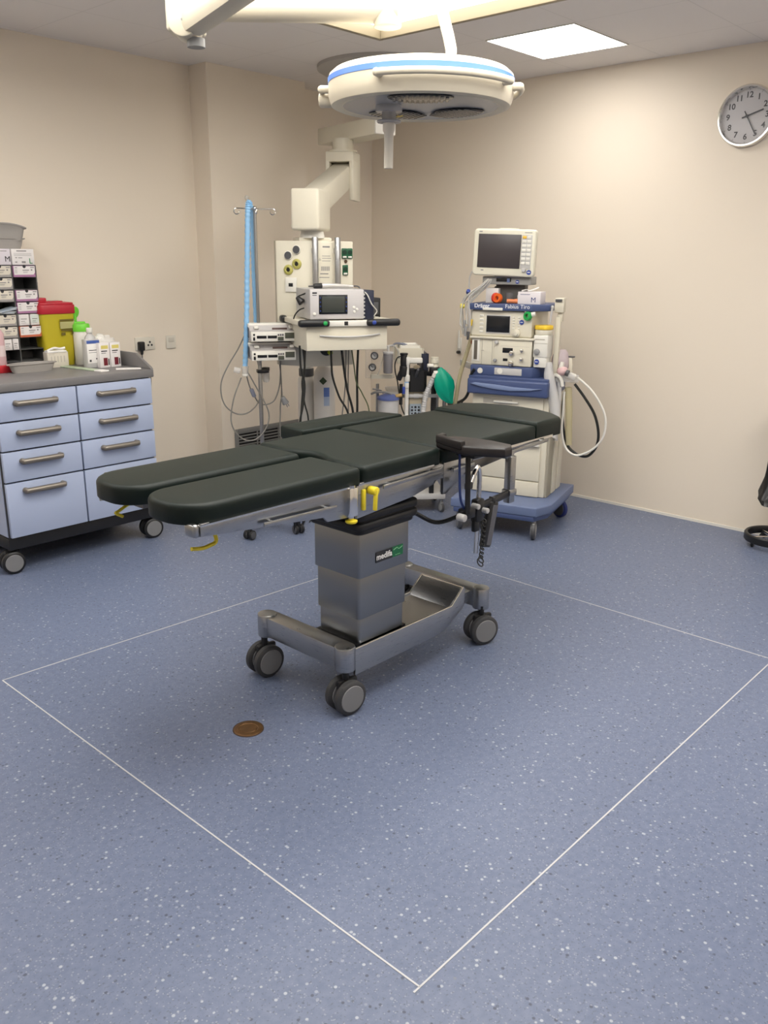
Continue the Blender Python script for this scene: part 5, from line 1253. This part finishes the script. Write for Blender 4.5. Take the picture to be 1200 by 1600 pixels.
def carton(col, row, body, face, label, w_=None, dx=0., print_=INKG, sq=True):
    x0 = {0: XM0, 1: XL0, 2: XR0}[col]+.003+dx; wd = (w_ or cw-.008); z0 = ztop-(row+1)*ch+.0015
    t = Thing('suture_carton', label, 'carton', RK.W((x0+wd/2, .0, z0)), 0, 'suture cartons in the rack')
    hh = ch-.006; w2 = wd/2
    m = MB(); m.b((-w2, -.008, 0), (w2, .14, hh), .0015); m.build('carton', body, t)
    out = [(-w2+.002, .012), (-w2+.002, hh-.001), (-w2*.16, hh-.001)]
    if w_ is None:
        for q in range(7): a = PI-PI*q/6*-1; out.append((.0+w2*.16*math.cos(PI+PI*q/6), hh-.001+.012*math.sin(PI+PI*q/6)))
    out += [(w2-.002, hh-.001), (w2-.003, .026), (w2-.012, .013)]
    m = MB(); m.xz(out, -.0095, -.0075); m.build('front_label', face, t)
    m = MB()
    if w_ is None:
        m.b((w2*.55, -.0105, hh-.011), (w2*.9, -.0092, hh-.006)); m.b((-w2*.18, -.0105, hh-.026), (w2*.42, -.0092, hh-.021)); m.b((-w2*.14, -.0105, hh-.034), (w2*.3, -.0092, hh-.032)); m.b((-w2*.14, -.0105, hh-.038), (w2*.25, -.0092, hh-.0365))
        m.b((-w2*.88, -.0105, hh-.012), (-w2*.66, -.0092, hh-.008))
        if sq: m.b((w2*.58, -.0105, hh-.026), (w2*.72, -.0092, hh-.018))
        for q in range(4): m.b((-w2*.9, -.0105, hh-.022-.006*q), (-w2*.68, -.0092, hh-.0205-.006*q))
    else:
        m.b((-w2*.7, -.0105, hh*.55), (w2*.5, -.0092, hh*.62)); m.b((-w2*.7, -.0105, hh*.35), (w2*.1, -.0092, hh*.40)); m.b((-w2*.7, -.0105, hh*.2), (w2*.3, -.0092, hh*.23))
    m.build('printing', print_, t)
    if w_ is None:
        m = MB(); m.cyl((0, -.0086, hh-.0035), (0, -.0078, hh-.0035), w2*.15, n=16); m.build('thumb_notch', INK, t)
RWN = ['top', 'second', 'third', 'fourth', 'fifth', 'sixth', 'seventh', 'lowest']
for row, b_, cn in ((0, MAGENTA, 'white and pink'), (2, MAGENTA, 'white and pink'), (3, MAGENTA, 'white and magenta'), (5, BOXO, 'white and orange')):
    carton(2, row, b_, BOXW, '%s suture carton in the %s row of the rack right column' % (cn, RWN[row]))
carton(2, 4, BOXW, BOXW, 'narrow white carton at the left of the fifth row in the rack right column', .058, .002)
carton(2, 4, BOXW, mat('box_mint', (.62, .68, .64), .6), 'narrow white and green carton in the fifth row of the rack right column', .050, .070)
for row in (0, 1, 2, 4, 5):
    carton(1, row, BOXG, BOXC, 'cream and grey suture carton in the %s row of the rack left column' % RWN[row])
carton(1, 6, BOXW, BOXW, 'narrow white carton with bar lines in the seventh row of the rack left column', .045, .040)
carton(1, 6, BOXW, BOXW, 'narrow white carton at the right of the seventh row in the rack left column', .032, .092)
r9 = random.Random(9)
for k in range(6):
    t = Thing('suture_packet', 'thin white foil packet lying loose in the fourth row of the rack left column', 'packet', RK.W((XL0+.055+.008*k, -.018, ztop-4*ch+.003+.0042*k)), -8+5*k, 'loose foil packets in the rack')
    MB().b((-.055, -.0, 0), (.060, .07, .003), .001, 1, Matrix.Rotation(math.radians(-3-2*k), 4, 'Y') if k > 2 else None).build('packet', [mat('foil_white', (.62, .64, .67), .35), mat('foil_blue', (.45, .52, .60), .35)][k % 2], t)
# glove boxes on the rack
for lb, ch_, xc, col_, inkc, z_, nm in (('white glove carton with green letter L on top of the dispenser rack', 'L', .170, BOXW, INKGR, 0, 'L'), ('lilac white glove carton with black letter M on top of the dispenser rack', 'M', .034, mat('carton_mauve', (.66, .62, .67), .6), INK, .0, 'M')):
    t = Thing('glove_box', lb, 'box', RK.W((xc, .0, ztop+.001)), 0, 'glove cartons on the rack')
    m = MB(); m.b((-.064, -.004, 0), (.064, .17, .086), .0015); m.build('carton', col_, t)
    m = MB(); m.text(ch_, .042, (.042 if ch_ == 'L' else .046, -.0048, .020 if ch_ == 'L' else .030), bold=.0); m.build('size_letter', inkc, t)
    m = MB()
    if ch_ == 'L':
        m.b((-.035, -.0048, .072), (.022, -.0036, .078))
        for k in range(3): m.b((-.052, -.0046, .061-.006*k), (.05, -.0036, .0625-.006*k))
        m.b((-.045, -.0048, .036), (-.035, -.0036, .041)); m.b((-.028, -.0048, .036), (-.005, -.0036, .040)); m.b((-.048, -.0048, .012), (-.036, -.0036, .018)); m.b((-.01, -.0048, .010), (.012, -.0036, .020))
    else: m.b((.01, -.0048, .072), (.045, -.0036, .076))
    m.build('printing', INKG, t)
# pulp kidney dishes
def dish(o, L, W_, h, label, ang=0, grp=None, arch=0., nm='kidney_dish'):
    t = Thing(nm, label, 'dish', o, ang, grp); bm = bmesh.new(); n = 48
    def ring(s, z):
        out = []
        for k in range(n):
            a = 2*PI*k/n; x = L/2*math.cos(a); y = W_/2*math.sin(a); y += -.22*W_*(math.cos(a)**2)*1.0+.11*W_
            x = math.copysign(abs(math.cos(a))**.8, math.cos(a))*L/2
            out.append(bm.verts.new((x*s, y*s, z+(arch*(1-(2*x/L)**2)*z/h))))
        return out
    R1 = [ring(.84/1, .0), ring(.90, h*.35), ring(.965, h*.86), ring(1.08, h*.93), ring(1.08, h), ring(.95, h), ring(.88, h*.4), ring(.80, .006)]
    for a, b in zip(R1, R1[1:]):
        for k in range(n): bm.faces.new((a[k], a[(k+1) % n], b[(k+1) % n], b[k]))
    bm.faces.new(R1[0][::-1]); bm.faces.new(R1[-1]); bmesh.ops.recalc_face_normals(bm, faces=bm.faces[:]); bm.verts.index_update()
    MB().add(bm).build('dish', TRAYG, t); return t
dish((2.215, 4.72, WZ), .27, .115, .048, 'grey pulp kidney dish lying on the front of the cabinet worktop', 3)
dish((RXm+.09, 4.98, ztop+WZ+.088), .25, .125, .058, 'lower grey pulp kidney dish of the two stacked on the glove cartons', 4, 'stacked pulp dishes')
dish((RXm+.095, 4.985, ztop+WZ+.132), .26, .13, .070, 'upper grey pulp kidney dish of the two stacked on the glove cartons', -8, 'stacked pulp dishes', .026)
# sharps bin
B = T = Thing('sharps_bin', 'yellow sharps bin with red lid behind the bottles on the cabinet worktop', 'sharps bin', (2.478, 4.93, WZ))
m = MB(); bm = bmesh.new(); lo = rrect(-.088, -.055, .088, .055, .02, 4); hi = rrect(-.105, -.066, .105, .066, .022, 4)
v0 = [bm.verts.new((*p, 0)) for p in lo]; v1 = [bm.verts.new((*p, .31)) for p in hi]; n = len(lo)
for k in range(n): bm.faces.new((v0[k], v0[(k+1) % n], v1[(k+1) % n], v1[k]))
bm.faces.new(v0[::-1]); bm.faces.new(v1); bmesh.ops.recalc_face_normals(bm, faces=bm.faces[:]); bm.verts.index_update(); m.add(bm); m.build('body', BINY, T)
m = MB(); m.prism(rrect(-.112, -.072, .112, .072, .024, 4), .300, .352, .005); m.prism(rrect(-.106, -.066, .106, .066, .022, 4), .35, .364, .004); m.b((-.104, -.03, .36), (-.045, .05, .392), .006); m.b((-.045, -.02, .36), (.06, .04, .372), .004); m.build('lid', RED, T)
m = MB(); mtb = Matrix.Rotation(math.radians(2.2), 4, 'X')
m.b((.0, -.0675, .262), (.088, -.0650, .272), 0, 1, mtb).b((.005, -.0675, .205), (.088, -.0650, .214), 0, 1, mtb).b((.005, -.0675, .18), (.03, -.0650, .196), 0, 1, mtb).b((.07, -.0675, .185), (.084, -.0650, .203), 0, 1, mtb); m.build('printing', mat('bin_print', (.13, .10, .015), .5), T)
m = MB(); m.b((.0, -.0678, .218), (.086, -.0652, .258), 0, 1, mtb); m.build('label', mat('bin_label', (.42, .39, .17), .5), T)
# white dispensing carton in front
T = Thing('open_carton', 'open white carton with loose flap in front of the yellow sharps bin', 'box', (2.418, 4.825, WZ), -4)
MB().b((-.062, -.03, 0), (.062, .03, .088), .0015).build('carton', BOXC, T)
m = MB(); m.b((-.06, -.034, .085), (.055, .02, .098), .005); m.tube([(-.055, -.02, .098), (-.02, -.03, .112), (.02, -.02, .106), (.05, -.02, .11)], .007, 8); m.build('flap', PWHITE, T)
m = MB()
for k in range(5): m.b((-.042+.019*k, -.0306, .03), (-.036+.019*k, -.0298, .066))
m.b((-.05, -.0306, .074), (-.02, -.0298, .078)); m.build('printing', mat('ink_pale', (.50, .46, .40), .6), T)
# wipes tub, spray bottle, two small cartons, white bag
T = Thing('wipes_tub', 'round white wipes tub with open bright green lid on the cabinet worktop', 'tub', (2.605, 4.85, WZ))
m = MB(); m.lathe([(0, 0), (.046, 0), (.048, .004), (.048, .205), (.046, .21), (0, .21)], n=36); m.build('tub', WHITE, T)
m = MB(); m.lathe([(.050, .195), (.051, .20), (.051, .232), (.046, .24), (0, .242)], n=36); m.b((-.03, .02, .235), (.045, .04, .25), .006); l_ = m.build('lid', LIME, T)
m = MB(); m.cyl((-.012, .030, .302), (-.016, .040, .304), .036, n=28, bev=.004); m.bar((-.01, .035, .24), (-.012, .037, .30), .03, .008, .002); m.build('flip_cap', LIME, l_)
m = MB()
for k in range(10):
    t0, t1 = PI*.35+PI*1.2*k/10, PI*.35+PI*1.2*(k+1)/10
    a0 = -PI/2+.030*math.cos(t0)/.0485+.1; a1 = -PI/2+.030*math.cos(t1)/.0485+.1
    p0 = V((.0485*math.cos(a0), .0485*math.sin(a0), .10+.045*math.sin(t0))); p1 = V((.0485*math.cos(a1), .0485*math.sin(a1), .10+.045*math.sin(t1))); m.bar(p0, p1, .003, .002)
m.build('green_arc', GREEN, T)
T = Thing('disinfectant_bottle', 'squarish clear bottle with blue banded label between green tub and small white cartons', 'bottle', (2.556, 4.665, WZ))
m = MB(); m.prism(rrect(-.045, -.028, .045, .028, .016, 5), 0, .165, .006); m.lathe([(.036, 0), (.03, .018), (.016, .032), (.016, .05), (0, .05)], (0, 0, .160), n=24, sx=1., sy=.8); m.build('bottle', mat('bottle_milky', (.50, .49, .48), .3), T)
m = MB(); m.cyl((0, 0, .20), (0, 0, .228), .018, n=20, bev=.003); m.build('cap', WHITE, T)
m = MB(); m.b((-.040, -.0295, .028), (.040, -.0278, .145), .001); lb_ = m.build('label', PWHITE, T)
m = MB(); m.b((-.040, -.0305, .140), (.040, -.0290, .158), .001); m.build('blue_band', mat('band_blue', (.05, .10, .34), .4), lb_)
m = MB(); m.b((.012, -.0302, .048), (.032, -.0292, .056)); m.b((-.03, -.0302, .10), (.02, -.0292, .104)); m.b((-.03, -.0302, .088), (.025, -.0292, .09)); m.b((-.03, -.0302, .036), (-.018, -.0292, .048)); m.build('printing', INK, lb_)
for xk, nm in ((2.607, 'left of two small white cartons with yellow band and red square on the worktop'), (2.677, 'right of two small white cartons with yellow band and red square on the worktop')):
    t = Thing('medicine_carton', nm, 'carton', (xk, 4.63, WZ), 2, 'small medicine cartons on the worktop')
    MB().b((-.0325, -.025, 0), (.0325, .025, .142), .0015).build('carton', BOXW, t)
    m = MB(); m.b((-.022, -.0258, .108), (.024, -.0248, .128)); m.build('yellow_band', mat('band_yellow', (.66, .56, .16), .5), t)
    m = MB(); m.b((-.010, -.0258, .012), (.016, -.0248, .056)); m.build('red_square', mat('square_red', (.14, .01, .02), .5), t)
    m = MB(); m.b((-.022, -.0258, .092), (.016, -.0248, .098)); m.b((-.022, -.0258, .082), (.008, -.0248, .085)); m.b((.020, -.0258, .014), (.027, -.0248, .05)); m.build('printing', INK, t)
T = Thing('white_plastic_bag', 'crumpled white plastic bag lying behind the bottle and small cartons on the worktop', 'plastic bag', (2.70, 4.80, WZ))
bm = bmesh.new(); bmesh.ops.create_icosphere(bm, subdivisions=4, radius=1)
from mathutils import noise as mnoise
for v in bm.verts:
    q = v.co.copy(); k = 1+.28*mnoise.noise(q*2.1)+.12*mnoise.noise(q*5.3); v.co = V((q.x*.10*k, q.y*.075*k, max(0, .085+q.z*.085*k)))
bm.verts.index_update(); MB().add(bm).build('bag', mat('bag_white', (.74, .72, .68), .35), T)
T = Thing('swab_packet', 'long flat green and white swab packet lying across the front of the worktop', 'packet', (2.467, 4.68, WZ), -82)
m = MB(); m.b((-.22, -.027, 0), (.25, .027, .007), .002); m.build('packet', mat('packet_green', (.42, .50, .36), .4), T)
m = MB(); m.b((-.19, -.0275, .0065), (-.15, .0275, .0076)); m.b((.19, -.0275, .0005), (.252, .0275, .0076), .001); m.build('white_seal', PWHITE, T)
T = Thing('paper_slip', 'white paper slip lying on the worktop right of the small cartons', 'paper', (2.675, 4.47, WZ), -30)
MB().b((-.07, -.04, 0), (.07, .04, .0012)).build('sheet', PWHITE, T)
T = Thing('pink_bottle', 'pink translucent bottle with white cap at the left edge of the worktop', 'bottle', (2.07, 4.80, WZ))
MB().lathe([(0, 0), (.040, 0), (.042, .004), (.042, .17), (.03, .19), (0, .19)], (0, 0, .042), n=28).build('bottle', PINK, T)
MB().cyl((0, 0, .232), (0, 0, .262), .028, n=24, bev=.003).build('cap', WHITE, T)
m = MB(); cyl_label(m, .0425, -2.1, -.6, .09, .15, 8); m.build('label', mat('label_pinkwhite', (.70, .58, .58), .5), T)
MB().b((-.06, -.045, 0), (.055, .045, .042), .004).build('red_base', mat('base_red', (.50, .02, .03), .4), T)

# ================================================================== WALL SOCKETS
a, b = ony(209, 527, YB), ony(242, 546, YB)
T = Thing('double_socket', 'white double wall socket with a black plug above the worktop end', 'wall socket', ((a.x+b.x)/2, YB, (a.z+b.z)/2))
MB().b((-.075, -.011, -.043), (.075, 0, .043), .004).build('plate', mat('socket_cream', (.70, .66, .57), .4), T)
m = MB()
for (x, z) in ((.035, .008), (.022, -.012), (.048, -.012)): m.cyl((x, -.0125, z), (x, -.010, z), .007, n=14)
m.build('socket_holes', INK, T)
q = ony(221, 541, YB-.03)
T = Thing('wall_plug', 'black mains plug with pale cable in the left half of the double wall socket', 'plug', (q.x, YB-.011, q.z))
m = MB(); m.b((-.020, -.036, -.03), (.020, 0, .03), .008, 3); m.cyl((0, -.02, -.055), (0, -.02, -.025), .008, .012, n=14); m.build('body', BLACK, T)
m = MB(); m.tube([(0, -.02, -.05), (.002, -.02, -.09), (.02, -.02, -.12), (.045, -.018, -.16), (.055, -.016, -.24), (.02, -.016, -.36), (-.12, -.016, -.46), (-.28, -.018, -.44), (-.40, -.02, -.36)], .0045, 7); m.build('cable', CABLEG, T)
a, b = ony(258, 524, YB), ony(274.5, 544, YB)
T = Thing('wall_switch', 'small square white wall plate right of the double socket', 'wall switch', ((a.x+b.x)/2, YB, (a.z+b.z)/2))
MB().b((-.038, -.010, -.044), (.038, 0, .044), .004).build('plate', MATS['socket_cream'], T)
m = MB(); m.b((-.022, -.013, .0), (.022, -.009, .03), .002); m.build('rocker', mat('rocker_cream', (.60, .56, .48), .4), T)

# ================================================================== WALL CLOCK
T = Thing('wall_clock', 'round chrome-rimmed wall clock with black numerals at the upper right', 'clock', (XR, 2.091, 2.467), -90)
Rk = .168
m = MB(); m.lathe([(.0, 0), (Rk-.004, 0), (Rk, .006), (Rk, .030), (Rk-.006, .040), (Rk-.014, .040), (Rk-.022, .026), (Rk-.024, .014)], (0, 0, 0), (0, -1, 0), 72); m.build('rim', CHROME, T)
m = MB(); m.cyl((0, -.008, 0), (0, -.013, 0), Rk-.020, n=64); dl = m.build('dial', DIALF, T)
m = MB()
for h in range(1, 13):
    a = PI/2-h*PI/6; m.text(str(h), .044, (.112*math.cos(a), -.0133, .112*math.sin(a)), bold=.0011)
m.build('numerals', INK, dl)
m = MB()
for h in range(12):
    a = h*PI/6; d = V((math.cos(a), 0, math.sin(a))); m.bar(d*.137+V((0, -.0136, 0)), d*.145+V((0, -.0136, 0)), .003, .0012)
m.build('ticks', INK, dl)
def hand(h, L, wd, y, nm):
    a = PI/2-h*PI/6; d = V((math.cos(a), 0, math.sin(a))); m = MB(); m.bar(d*-.03+V((0, y, 0)), d*L+V((0, y, 0)), .002, wd, 0, (0, 1, 0)) ; m.build(nm, INK, T)
def hand(h, L, wd, y, nm):
    a = PI/2-h*PI/6; mt = Matrix.Rotation(-(a-PI/2), 4, 'Y'); m = MB(); m.b((-wd/2, y-.001, -.03), (wd/2, y+.001, L), 0, 1, mt); m.build(nm, INK, T)
hand(2.42, .095, .008, -.018, 'hour_hand'); hand(5.0, .125, .006, -.021, 'minute_hand')
MB().cyl((0, -.014, 0), (0, -.023, 0), .008, n=20).build('hub', INK, T)
MB().cyl((0, -.0262, 0), (0, -.0272, 0), Rk-.020, n=64).build('glass', GLASS, T)

# ================================================================== BAG STAND at the right edge
T = Thing('waste_bag_stand', 'black ring-footed stand holding a black waste bag at the right edge by the wall', 'waste bag stand', (5.215, 1.565, 0))
m = MB(); P = [(.158*math.cos(2*PI*k/48), .158*math.sin(2*PI*k/48), .062) for k in range(48)]
bm = bmesh.new(); m.lathe([(.150, .040), (.164, .038), (.168, .045), (.168, .078), (.162, .085), (.150, .083), (.146, .075), (.146, .048), (.150, .040)], n=64); m.build('foot_ring', BLACK, T)
m = MB()
for k in range(4):
    a = PI/4+k*PI/2; m.bar((0, 0, .06), (.150*math.cos(a), .150*math.sin(a), .06), .02, .016, .003)
m.cyl((0, 0, .05), (0, 0, .16), .018, n=16); m.cyl((.10, -.05, .055), (.10, -.05, .85), .011, n=14); m.build('frame', CHROME, T)
for k in range(4):
    a = PI/4+k*PI/2; caster(T, (.125*math.cos(a), .125*math.sin(a)), .024, .016, 30+70*k, (BLACK, DGREY), BLACK, .058, False)
m = MB(); P = [(.04+.12*math.cos(2*PI*k/40), .12*math.sin(2*PI*k/40), .80) for k in range(40)]; m.tube(P, .006, 8, 0, True); m.bar((.10, -.05, .80), (.13, -.06, .80), .02, .02, .003); m.build('hoop', CHROME, T)
bm = bmesh.new(); rings = []
for i, (r, z, ox) in enumerate(((.012, .270, -.110), (.034, .272, -.105), (.075, .300, -.06), (.100, .33, .0), (.105, .40, .04), (.105, .50, .05), (.105, .62, .05), (.11, .74, .045), (.122, .80, .04), (.122, .815, .04))):
    ring = []
    for q in range(48):
        a = 2*PI*q/48; rr = r*(1+(.10*math.sin(a*7+i)+.06*math.sin(a*13-i*2))*(1 if i < 8 else .1)); x = ox+rr*math.cos(a)*(.75 if i < 9 else 1); ring.append(bm.verts.new((x, rr*math.sin(a)*1.0+.03*(1-min(1, i/5)), z)))
    rings.append(ring)
for r0, r1 in zip(rings, rings[1:]):
    for q in range(48): bm.faces.new((r0[q], r0[(q+1) % 48], r1[(q+1) % 48], r1[q]))
bm.faces.new(rings[0][::-1]); bmesh.ops.recalc_face_normals(bm, faces=bm.faces[:]); bm.verts.index_update()
bg = MB().add(bm).build('bag', BAGK, T)
